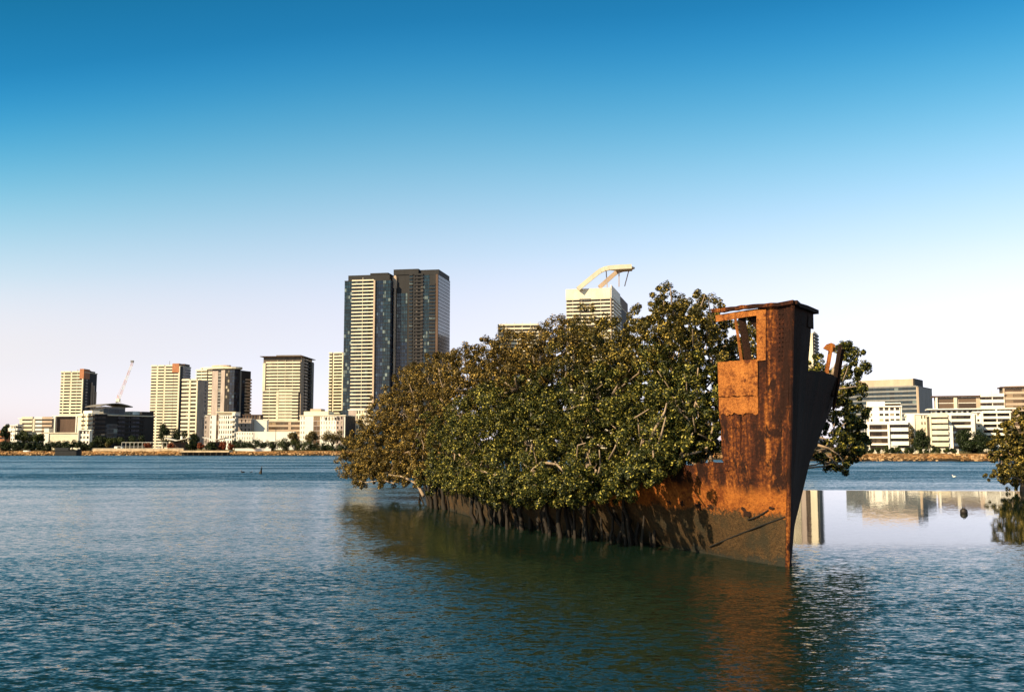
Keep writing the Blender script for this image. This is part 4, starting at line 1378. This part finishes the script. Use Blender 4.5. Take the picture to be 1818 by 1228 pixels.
ship = thing('shipwreck', 'rusted orange wreck of a steel ship, tall bow facing camera, mangroves growing out of it', 'shipwreck', (BX, BY, 0))
sl = (-BX, -BY, 0)
ts = list(np.arange(0, 6, .15)) + list(np.arange(6, 50.1, .5))
hull = sheet(MB(), ts, lambda t: (-1.0, lerp_tab(TOPS, t) + (.10 * nz(t) if t > 2.6 else 0)), star, dent=.025)
hull2 = MB()
sheet(hull2, ts, lambda t: (-1.0, min(3.45, lerp_tab(TOPP, t)) + (.08 * nz(t + 4) if t > 8 else 0)), port, dent=.008)
tr0 = len(hull.v)
hull.v += [tuple(star(50, -1)), tuple(port(50, -1)), tuple(port(50, 2)), tuple(star(50, 2))]
hull.f.append((tr0, tr0 + 1, tr0 + 2, tr0 + 3))
hull.m.append(0)
solid(hull.build('hull', M['rust'], ship, sl), .05)
solid(hull2.build('hull', M['rust_and_shade'], ship, sl), .05)  # port shell darker than starboard, its shade put into the rust colour

# tall plating left standing at the bow
tl = inv(1279, 740)[0]
zp1 = inv(1300, 641)[1]
zp0 = inv(1300, 735)[1]
to = inv(1347, 600)[0]
ztop = 8.87
ts = sorted(set(list(np.arange(0, tl, .06)) + [to, tl]))
up_s = sheet(MB(), ts, lambda t: (3.45, ztop), lambda t, z, d=0: star(t - (.05 * nz(z * 1.4) if t > tl - .05 else 0), z, d),
             keep=lambda t, z: (t < to + .03 * nz(z)) or z < zp1 + .03 * nz(t * 3), dent=.022, nv=74)
bul = solid(up_s.build('bulwark', M['rust_plain'], ship, sl), .04)
ts = list(np.arange(0, 4.75, .1))
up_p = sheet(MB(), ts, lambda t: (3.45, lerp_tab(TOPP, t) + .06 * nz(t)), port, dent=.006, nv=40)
solid(up_p.build('bulwark', M['rust_and_shade'], ship, sl), .04)  # port plating darkened in colour for its shaded side
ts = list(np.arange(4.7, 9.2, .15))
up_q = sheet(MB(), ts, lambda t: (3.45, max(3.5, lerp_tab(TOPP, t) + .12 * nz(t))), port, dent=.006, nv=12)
solid(up_q.build('bulwark', M['rust_and_shade'], ship, sl), .04)


def patch(name, t0, t1, z0, z1, mat, out, rag0=.0, rag1=.0, surf=star, nt=26, nv=18, th=.03):
    m = MB()
    ts_ = np.linspace(t0, t1, nt)
    sheet(m, list(ts_), lambda t: (z0 + rag0 * nz(t * 4), z1 + rag1 * nz(t * 5 + 2)), lambda t, z, d=0: surf(t, z, out + d), dent=.006, nv=nv)
    return solid(m.build(name, mat, bul), th)


zc = inv(1315, 705)[1]
tag(patch('doubler_plate', to, tl - .02, zc + .05, zp1, M['rust_bright'], .045, .035, .01), 'bright orange plate with a ragged lower edge')
tag(patch('doubler_plate', to - .02, tl - .03, zp0, zc + .012, M['rust_bright'], .045, .07, .03), 'short orange plate under the crack')
tf0, tf1 = inv(1362, 590)[0], inv(1346, 590)[0]
tag(patch('frame', tf0, tf1, zp1 - .05, ztop - .1, M['rust_bright'], .05, .01, .0, nt=6), 'orange upright beside the opening')
for k, (tt, w) in enumerate([(.10, .05)]):
    pass
# stem bar
m = MB()
pts = [S(-.06, 0, z) for z in np.linspace(-1, 8.97, 26)]
m.tube(pts, [.075 + .01 * nz(i * .7) for i in range(26)], 8)
m.build('stem', M['rust_plain'], ship, sl)
# cap rail round the top of the bow
m = MB()
tr = inv(1268, 556)[0]
line = [star(t, 8.91, .05) for t in np.linspace(tr, .12, 14)] + [S(-.12, 0, 8.95)]
for a, b in zip(line[:-1], line[1:]):
    m.beam(a + Vector((0, 0, .03 * nz(a.x * 5))), b + (b - a).normalized() * .02 + Vector((0, 0, .03 * nz(b.x * 5))), .22 + .04 * nz(a.x * 3), .13)
m.build('cap_rail', M['rust_plain'], ship, sl)
m = MB()
line = [S(-.10, -.03, 8.94)] + [port(t, 8.87 - .05 * t, .06) for t in np.linspace(.12, 1.22, 8)]
for a, b in zip(line[:-1], line[1:]):
    m.beam(a, b, .24, .14)
line = [port(t, 8.55 - .05 * t, .02) for t in np.linspace(.75, 1.16, 4)]
for a, b in zip(line[:-1], line[1:]):
    m.beam(a, b, .06, .6)
m.build('cap_rail', M['rust_and_shade'], ship, sl)  # port half of the rail, shade painted in with the rust
# beam under the rail over the opening
m = MB()
line = [star(t, 8.71 - .06 * (t - to), .0) for t in np.linspace(to - .05, tr - .06, 9)]
for a, b in zip(line[:-1], line[1:]):
    m.beam(a, b, .06, .24)
m.build('header_beam', M['rust_bright'], ship, sl)
# leaning post in the opening
a0, a1 = inv(1304, 566)[0], inv(1316, 645)[0]
m = MB()
m.beam(star(a0, 8.65, -.02), star(a1, zp1 - .05, -.02), .20, .05)
m.build('post', M['rust_bright'], ship, sl)
m = MB()
m.beam(star(a0 - .10, 8.65, -.16), star(a1 - .10, zp1 - .05, -.16), .05, .26)
m.build('post', M['rust_and_shade'], ship, sl)
# triangular bracket hanging inside the opening
q0, q1, q2 = inv(1309, 568)[0], inv(1346, 566)[0], inv(1330, 587)
m = MB()
A, B_, C_ = star(q0, 8.67, -.3), star(q1, 8.67, -.3), star(q2[0], q2[1], -.3)
back = -Sv * .05
b0 = len(m.v)
m.v += [tuple(A), tuple(B_), tuple(C_), tuple(A + back), tuple(B_ + back), tuple(C_ + back)]
m.f += [(b0, b0 + 1, b0 + 2), (b0 + 5, b0 + 4, b0 + 3), (b0, b0 + 3, b0 + 4, b0 + 1), (b0 + 1, b0 + 4, b0 + 5, b0 + 2), (b0 + 2, b0 + 5, b0 + 3, b0)]
m.m += [0] * 5
m.build('bracket', M['rust_and_shade'], ship, sl)
# lapped plate edges and rivet rows on the starboard bow
for z_, t0_, t1_ in ((4.72, .1, tl), (7.02, .1, to), (3.52, .1, tl)):
    m = MB()
    line = [star(t_, z_ + .015 * nz(t_ * 3), .012) for t_ in np.linspace(t0_, t1_ - .03, 16)]
    for a, b in zip(line[:-1], line[1:]):
        m.beam(a, b, .03, .07)
    m.build('plate_lap', M['rust_plain'], bul)
for tv_ in (.62, 1.45):
    m = MB()
    line = [star(tv_, z_, .012) for z_ in np.linspace(3.5, zp0 - .1 if tv_ > to else ztop - .2, 16)]
    for a, b in zip(line[:-1], line[1:]):
        m.beam(a, b, .03, .06)
    m.build('plate_lap', M['rust_plain'], bul)
m = MB()
for z_ in np.arange(3.6, 8.75, .16):
    for t_ in (.18, .27):
        c_ = star(t_, z_, .015)
        m.tube([c_, c_ + Sv * .03], [.028, .018], 6)
m.build('rivet_row', M['rust_plain'], bul)
# rubbing strake and shell seams
m = MB()
p0, p1 = inv(1330, 827), inv(1176, 857)
line = [star(p0[0] + (p1[0] - p0[0]) * f, p0[1] + (p1[1] - p0[1]) * f + .02 * nz(f * 9), .0) for f in np.linspace(0, 1, 14)]
for a, b in zip(line[:-1], line[1:]):
    m.beam(a, b, .05, .05)
m.build('rubbing_strake', M['rust_plain'], ship, sl)
for (ax, ay, bx_, by_, r) in ((1398, 917, 1262, 970, .022), (1366, 905, 1330, 922, .022)):
    m = MB()
    A, B_ = inv(ax, ay), inv(bx_, by_)
    line = [star(A[0] + (B_[0] - A[0]) * f, A[1] + (B_[1] - A[1]) * f - .05 * math.sin(math.pi * f), .05) for f in np.linspace(0, 1, 9)]
    m.tube(line, r, 6)
    m.build('cable', M['dark_metal'], ship, sl)
# jagged holes rusted through the plating near the tide line
for (hx, hy, w, h_) in ((1212, 893, .30, .12), (1243, 898, .32, .2), (1262, 900, .36, .12), (1325, 908, .42, .22), (1190, 892, .2, .09), (1372, 902, .2, .08)):
    tc, zc_ = inv(hx, hy)
    m = MB()
    b0 = len(m.v)
    nn = 12
    for q in range(nn):
        a = 2 * math.pi * q / nn
        rr = RNG.uniform(.25, 1.15)
        m.v.append(tuple(star(tc + math.cos(a) * w * rr * .6, zc_ + math.sin(a) * h_ * rr, .045)))
    m.f.append(tuple(range(b0, b0 + nn)))
    m.m.append(0)
    solid(m.build('rust_hole', M['rust_and_shade'], ship, sl), .012)
# bent piece of port bulwark standing up behind the bow
m = MB()
tb = 4.3
base, top_ = P(1466, 676, 38.7), P(1484, 614, 38.9)
m.beam(base + Vector((-.06, 0, -.2)), top_ + Vector((-.17, .05, -.02)), .44, .05)
m.build('bent_plate', M['rust_bright'], ship, sl)
m = MB()
m.beam(base + Vector((.20, -.12, -.6)), top_ + Vector((.13, -.1, .02)), .22, .10)
m.build('bulwark_stay', M['rust_and_shade'], ship, sl)
m = MB()
m.beam(base + Vector((.30, .1, -1.1)), top_ + Vector((.30, .1, -.12)), .24, .06)
m.build('bent_plate', M['rust_plain'], ship, sl)
m = MB()
c0 = top_ + Vector((-.22, -.02, .0))
b0 = len(m.v)
out = [(-.30, -.10), (-.16, .06), (.02, .12), (.16, .06), (.18, -.22), (-.02, -.28), (-.10, -.20)]
m.v += [tuple(c0 + Vector((x, -.05, z))) for x, z in out] + [tuple(c0 + Vector((x, .01, z))) for x, z in out]
nn = len(out)
m.f += [tuple(range(nn)), tuple(range(2 * nn - 1, nn - 1, -1))] + [(b0 + i, b0 + nn + i, b0 + nn + (i + 1) % nn, b0 + (i + 1) % nn) for i in range(nn)]
m.m += [0] * (nn + 2)
m.build('bent_plate', M['rust_bright'], ship, sl)
# silted deck that the mangroves root in
m = MB()
tt = list(np.arange(.6, 50, 1.0))
for t_ in tt:
    zz_ = min(2.5, lerp_tab(TOPS, t_) - .35)
    m.v += [tuple(star(t_, zz_, -.08)), tuple(S(t_, 0, zz_ + .15 + .1 * nz(t_))), tuple(port(t_, zz_, -.08))]
for i in range(len(tt) - 1):
    for j in range(2):
        m.f.append((i * 3 + j, i * 3 + j + 1, (i + 1) * 3 + j + 1, (i + 1) * 3 + j))
m.m = [0] * len(m.f)
M['silt'] = plain('silty_soil', (.06, .045, .03), var=.4, scale=1.5, streak=False)
m.build('deck', M['silt'], ship, sl)
for t_ in np.arange(6, 46, 4.0):
    m = MB()
    line = [star(t_, z, -.06) for z in np.linspace(0, lerp_tab(TOPS, t_) + .25, 5)]
    for a, b in zip(line[:-1], line[1:]):
        m.beam(a, b, .12, .10)
    m.build('frame', M['rust_plain'], ship, sl)

# ------------------------------------------------------------------ mangroves on the wreck
def tabf(tab):
    xs_ = [a for a, _ in tab]
    ys_ = [b for _, b in tab]
    return lambda x: float(np.interp(x, xs_, ys_))


YTOP = tabf([(622, 838), (628, 792), (640, 754), (665, 714), (690, 676), (715, 650), (740, 632), (775, 616), (800, 616), (825, 602), (850, 588), (880, 574), (900, 578), (950, 573), (985, 557), (1010, 550), (1050, 537), (1085, 544), (1115, 553), (1128, 556), (1150, 530), (1165, 508), (1195, 496), (1225, 510), (1250, 515), (1285, 531), (1310, 548), (1345, 556), (1400, 590), (1430, 614), (1452, 622), (1466, 640)])
YBOT = tabf([(622, 848), (640, 858), (700, 852), (745, 858), (790, 868), (840, 874), (880, 882), (930, 888), (980, 886), (1040, 888), (1100, 878), (1150, 850), (1180, 828), (1230, 812), (1268, 806), (1290, 792), (1340, 740), (1466, 690)])
YF = tabf([(622, 75), (745, 68), (800, 58.5), (840, 50.5), (1000, 42.5), (1163, 37.6), (1240, 37.3), (1268, 38), (1290, 40), (1340, 41.5), (1466, 42.5)])
THK = tabf([(622, 7), (745, 12), (900, 13), (1163, 11), (1290, 8), (1466, 4)])

puffs = []
cell = {}
GR = 2.0


def try_puff(c, mind):
    key = tuple(int(math.floor(v / GR)) for v in c)
    for i in range(-1, 2):
        for j in range(-1, 2):
            for k_ in range(-1, 2):
                for q in cell.get((key[0] + i, key[1] + j, key[2] + k_), ()):
                    if (q - c).length < mind:
                        return False
    cell.setdefault(key, []).append(c)
    return True


tries = 0
while tries < 30000:
    tries += 1
    px = RNG.uniform(622, 1466)
    yf = YF(px)
    Y = yf + THK(px) * (RNG.random() ** 1.4)
    sc = F / Y
    r = RNG.uniform(.85, 1.5)
    if px > 1120:
        r *= .72
    yt, yb = YTOP(px) + r * sc * .95, YBOT(px) - r * sc * .5
    if yb < yt:
        continue
    back = (Y - yf) / THK(px)
    py = RNG.uniform(yt, yb)
    f = (py - yt) / max(1, yb - yt)
    # rounded section: the front face leans back towards the top
    if back < .42 * (1 - f) ** 1.6 - .05:
        continue
    if px > 1128 and f < .25 and RNG.random() < .45:
        continue
    if back > .6 and f > .7:
        continue
    if px > 1270 and py > 700 and Y < 41:
        continue
    c = P(px, py, Y)
    if try_puff(c, r * 1.3):
        puffs.append((c, r, px, back))

TREES = [  # base px, depth, label, leaf material
    (700, 79, 'golden-leaved mangrove at the left end of the wreck, crown hanging low over open water', 'leaf_gold'),
    (760, 75, 'golden mangrove just right of the left end one, crown rising before the dark towers', 'leaf_gold'),
    (820, 68, 'olive mangrove left of the middle, its base meeting the lit patch of hull', 'leaf_gold'),
    (850, 56, 'low green mangrove with bare pale limbs reaching left over the dark hull side', 'leaf_green'),
    (905, 66, 'golden-topped mangrove in the middle, crown just below the hidden cream roof edge', 'leaf_gold'),
    (950, 50, 'dense green mangrove at the middle of the wreck, lowest leaves near the shaded hull', 'leaf_green'),
    (1010, 60, 'tall olive mangrove whose top hides the foot of the tower with the roof frame', 'leaf_gold'),
    (1050, 46, 'green mangrove with upright pale stem left of the multi-stemmed one', 'leaf_green'),
    (1100, 53, 'olive mangrove just left of the tallest crown, notch of sky between them', 'leaf_olive'),
    (1150, 42, 'green mangrove with many bare pale stems showing under its leaves', 'leaf_green'),
    (1200, 49, 'tallest mangrove on the wreck, airy crown rising highest above the others', 'leaf_olive'),
    (1245, 41, 'green mangrove beside the orange bow plating with a forked pale limb', 'leaf_green'),
    (1310, 46, 'golden mangrove behind the opening in the rusted bow', 'leaf_olive'),
    (1425, 46, 'small green mangrove between the black side of the bow and the bent plate', 'leaf_green'),
]
trees = []
CY = [770, 690, 660, 795, 630, 785, 590, 755, 610, 770, 560, 710, 620, 650]
for (px, Y, lab, lm), cy in zip(TREES, CY):
    x = X(px if px < 1420 else 1396, Y)
    trees.append(dict(p=Vector((x, Y, 1.9)), lab=lab, lm=lm, puffs=[], px=px, Y=Y, cy=cy))
for px in range(634, 1250, 8):      # outermost skirt of leaves hanging over the hull side
    for _ in range(4):
        Y = YF(px) + (RNG.uniform(-2.6, 1.8) if 770 < px < 1165 else RNG.uniform(.2, 1.8))
        r = RNG.uniform(.5, .8)
        puffs.append((P(px + RNG.normal() * 4, YBOT(px) + (7 if 770 < px < 1165 else 0) - r * F / Y * .6 - RNG.uniform(-8, 22), Y), r, px, 0))
for k_ in range(2600):      # inner foliage that closes the crowns
    px = RNG.uniform(640, 1262) if k_ < 1500 else RNG.uniform(1120, 1300)
    Y = YF(px) + THK(px) * RNG.uniform(.38, .85)
    r = RNG.uniform(.8, 1.2) if k_ < 1500 else RNG.uniform(.6, .9)
    sc = F / Y
    yt, yb = YTOP(px) + r * sc * (1.6 if k_ < 1500 else 1.9), YBOT(px) - r * sc * .9
    if yb < yt:
        continue
    c = P(px, RNG.uniform(yt, yb), Y)
    if try_puff(c, r * .95):
        puffs.append((c, r, px, .5))
for c, r, px, back in puffs:
    q = proj(c)
    best = min(trees, key=lambda t_: ((t_['px'] - q[0]) / 75) ** 2 + ((t_['cy'] - q[1]) / 60) ** 2 + ((t_['Y'] - c.y) / 9) ** 2)
    best['puffs'].append((c, r))

LIMBS = [  # bare pale limbs seen between the leaves: photo pixels, thickness in metres
    ([(980, 885), (950, 868), (905, 852), (862, 838), (838, 832)], .10, 5), ([(948, 866), (898, 842), (880, 826)], .06, 5),
    ([(925, 880), (900, 868), (868, 858), (845, 850)], .08, 3), ([(895, 850), (890, 830), (885, 838)], .05, 3),
    ([(1056, 862), (1062, 845), (1066, 825), (1064, 798)], .07, 7), ([(1025, 838), (1024, 812), (1026, 790), (1040, 786)], .05, 7),
    ([(1040, 855), (1015, 850), (1008, 846)], .05, 7), ([(1082, 815), (1092, 795), (1098, 778)], .06, 9),
    ([(1150, 800), (1156, 776), (1168, 752), (1180, 732), (1184, 715)], .08, 9), ([(1160, 810), (1170, 785), (1176, 765), (1182, 740)], .07, 9),
    ([(1118, 748), (1138, 735), (1152, 726)], .05, 9), ([(1200, 818), (1215, 808), (1236, 803), (1246, 801)], .08, 11),
    ([(1206, 812), (1222, 785), (1230, 768)], .06, 11), ([(1252, 800), (1262, 785), (1264, 768), (1266, 752)], .08, 11), ([(1262, 786), (1252, 776), (1240, 770)], .05, 11),
    ([(1130, 830), (1136, 800), (1140, 780)], .06, 9), ([(1100, 850), (1106, 825), (1118, 800)], .07, 9),
    ([(700, 858), (680, 852), (650, 856), (632, 852)], .06, 0), ([(752, 880), (740, 858), (715, 846), (690, 842)], .12, 1),
    ([(1240, 560), (1246, 540), (1252, 522)], .05, 12), ([(1270, 590), (1262, 560), (1258, 535)], .05, 12), ([(1196, 560), (1192, 530), (1190, 510)], .05, 10),
]


def grow(tr_, name='mangrove_tree', cat='tree', group='mangroves growing on the wreck', per=105, clumps=9.5, ll=.115, lw=.06, nb=7, base_r=.17):
    p = tr_['p']
    root = thing(name, tr_['lab'], cat, p, group)
    ploc = np.array(p)
    C, Nn = puff_leaves([(np.array(c) - ploc, r) for c, r in tr_['puffs']], per, clumps)
    place(leaves_mesh('crown', C, Nn, ll, lw, M[tr_['lm']]), 'crown', root, (0, 0, 0))
    cs = [c for c, _ in tr_['puffs']]
    mean = sum(cs, Vector()) / len(cs)
    fork = p.lerp(mean, .45)
    fork.z = max(fork.z, p.z + .8)
    m = MB()
    loc = -p
    tk = wiggle(p + Vector((0, 0, -.5)), fork, 5, .10)
    m.tube([q + loc for q in tk], list(np.linspace(base_r * 1.25, base_r * .8, len(tk))), 8)
    tk2 = wiggle(p + Vector((.35, .2, -.4)), fork + Vector((.5, .4, .5)), 5, .14)
    m.tube([q + loc for q in tk2], list(np.linspace(base_r, base_r * .5, len(tk2))), 7)
    tr_['trunk'] = m.build('trunk', M['bark'], root, smooth=True)
    order = sorted(cs, key=lambda c: c.y - .3 * c.z)
    step = max(1, len(order) // nb)
    for c in order[::step][:nb + 3]:
        m = MB()
        st_ = tk[3].lerp(fork, RNG.random())
        path = wiggle(st_, c, 6, .11, .03)
        m.tube([q + loc for q in path], list(np.linspace(base_r * .6, .025, len(path))), 6)
        for _ in range(3):
            a = path[RNG.integers(2, 6)]
            o = min(cs, key=lambda q: (q - a - Vector(RNG.normal(size=3)) * 1.2).length)
            pp = wiggle(a, o, 4, .12)
            m.tube([q + loc for q in pp], list(np.linspace(.05, .018, len(pp))), 5)
        m.build('branch', M['bark'], tr_['trunk'], smooth=True)
    tr_['root'] = root
    return root


for tr_ in trees:
    if tr_['puffs']:
        grow(tr_)
for pl, r, ti in LIMBS:
    tr_ = trees[ti]
    if 'root' not in tr_:
        continue
    m = MB()
    nL = len(pl)
    pts = []
    for i, (a, b) in enumerate(pl):
        pts.append(P(a, b, YF(a) - .25 + .5 * (1 - i / (nL - 1)) + (0 if b > 600 else 4)) - tr_['p'])
    m.tube(pts, list(np.linspace(r, r * .35, nL)), 6)
    m.build('branch', M['bark'], tr_['trunk'], smooth=True)

# made-up dark stems, added to draw shadow streaks down the hull side
for px, wpx in ((747, 5), (752, 4), (764, 7), (778, 9), (786, 5), (796, 4), (842, 6), (850, 10), (858, 9), (866, 6), (876, 5), (888, 7), (900, 8), (910, 4), (922, 6), (938, 9), (948, 8), (957, 5), (968, 7), (984, 9), (992, 8), (1001, 9), (1012, 6), (1026, 4), (1036, 8), (1046, 9), (1054, 7), (1066, 5), (1078, 6), (1090, 4), (1101, 7), (1112, 8), (1121, 10), (1128, 8), (1136, 6), (1148, 9), (1156, 8), (771, 8), (790, 9), (802, 8), (846, 9), (871, 9), (882, 8), (895, 8), (916, 9), (930, 10), (963, 9), (977, 9), (996, 10), (1018, 9), (1041, 10), (1060, 9), (1072, 10), (1084, 9), (1096, 9), (1107, 10), (1116, 11)):
    tr_ = min((q for q in trees if q['puffs']), key=lambda q: abs(q['px'] - px) + abs(q['Y'] - YF(px)) * 3)
    Yw = YF(px) + RNG.uniform(1.8, 4.2)
    top = P(px + RNG.uniform(-14, 4), YBOT(px) - 22, Yw + .4)
    foot = Vector((X(px + RNG.uniform(-3, 9), Yw), Yw, -.3))
    rr = wpx / F * Yw * .5
    m = MB()
    path = wiggle(top, foot, 6, .07)
    m.tube([q - tr_['p'] for q in path], list(np.linspace(rr * .7, rr, len(path)) * RNG.uniform(.85, 1.15, len(path))), 6)
    m.build('branch', M['bark_dark'], tr_['trunk'], smooth=True)  # added streak stem, grouped with the real branches

# mangrove leaning out over the port side of the bow
PORT_POLY = [((1492, 612), 8), ((1505, 640), 14), ((1522, 630), 14), ((1530, 655), 12), ((1512, 668), 16), ((1490, 668), 14), ((1500, 695), 16), ((1518, 700), 18), ((1480, 705), 12), ((1495, 722), 20),
             ((1520, 730), 18), ((1476, 740), 10), ((1500, 752), 22), ((1522, 760), 20), ((1470, 765), 10), ((1485, 780), 18), ((1512, 785), 22), ((1530, 782), 14), ((1466, 795), 12), ((1490, 806), 16), ((1512, 808), 16), ((1530, 800), 10), ((1474, 822), 12), ((1488, 835), 10), ((1500, 826), 10), ((1456, 810), 10), ((1478, 690), 9), ((1502, 618), 8), ((1536, 690), 7)]
pp_ = []
for (a, b), rpx in PORT_POLY:
    for _ in range(2):
        Y = RNG.uniform(42.5, 46.5)
        pp_.append((P(a + RNG.normal() * 3, b + RNG.normal() * 3, Y), rpx / F * Y * .95))
tp = dict(p=P(1462, 800, 44.5), lab='mangrove leaning out over the water right of the black bow side, above the blue water', lm='leaf_green', puffs=pp_)
tp['p'] = S(8.0, -1.6, 2.3)
grow(tp, per=95, clumps=44, nb=6, base_r=.13)
for pl in ([(1450, 800), (1466, 806), (1480, 818), (1490, 830)], [(1452, 790), (1470, 795), (1488, 806), (1500, 824)], [(1448, 775), (1462, 778), (1480, 786)], [(1480, 700), (1496, 680), (1506, 650)]):
    m = MB()
    m.tube([P(a, b, 43.0) - tp['p'] for a, b in pl], list(np.linspace(.06, .02, len(pl))), 6)
    m.build('branch', M['bark'], tp['trunk'], smooth=True)

# mangrove in the water at the right edge of the photograph
re_ = []
for (a, b), rpx in [((1772, 790), 16), ((1790, 772), 18), ((1810, 758), 20), ((1800, 800), 24), ((1776, 815), 16), ((1796, 835), 22), ((1820, 800), 26), ((1822, 835), 24), ((1842, 780), 30), ((1850, 820), 30), ((1776, 845), 14), ((1794, 852), 14), ((1814, 856), 14), ((1766, 852), 8), ((1838, 855), 16), ((1870, 800), 30), ((1812, 735), 12), ((1840, 745), 22), ((1766, 805), 9)]:
    for _ in range(2):
        Y = RNG.uniform(86, 91)
        re_.append((P(a + RNG.normal() * 4, b + RNG.normal() * 4, Y), rpx / F * Y))
te = dict(p=P(1815, 868, 90), lab='bushy mangrove standing in the water at the right edge, before the pale apartments', lm='leaf_olive', puffs=re_)
te['p'].z = .0
grow(te, group=None, per=75, clumps=22, ll=.18, lw=.09, nb=6)
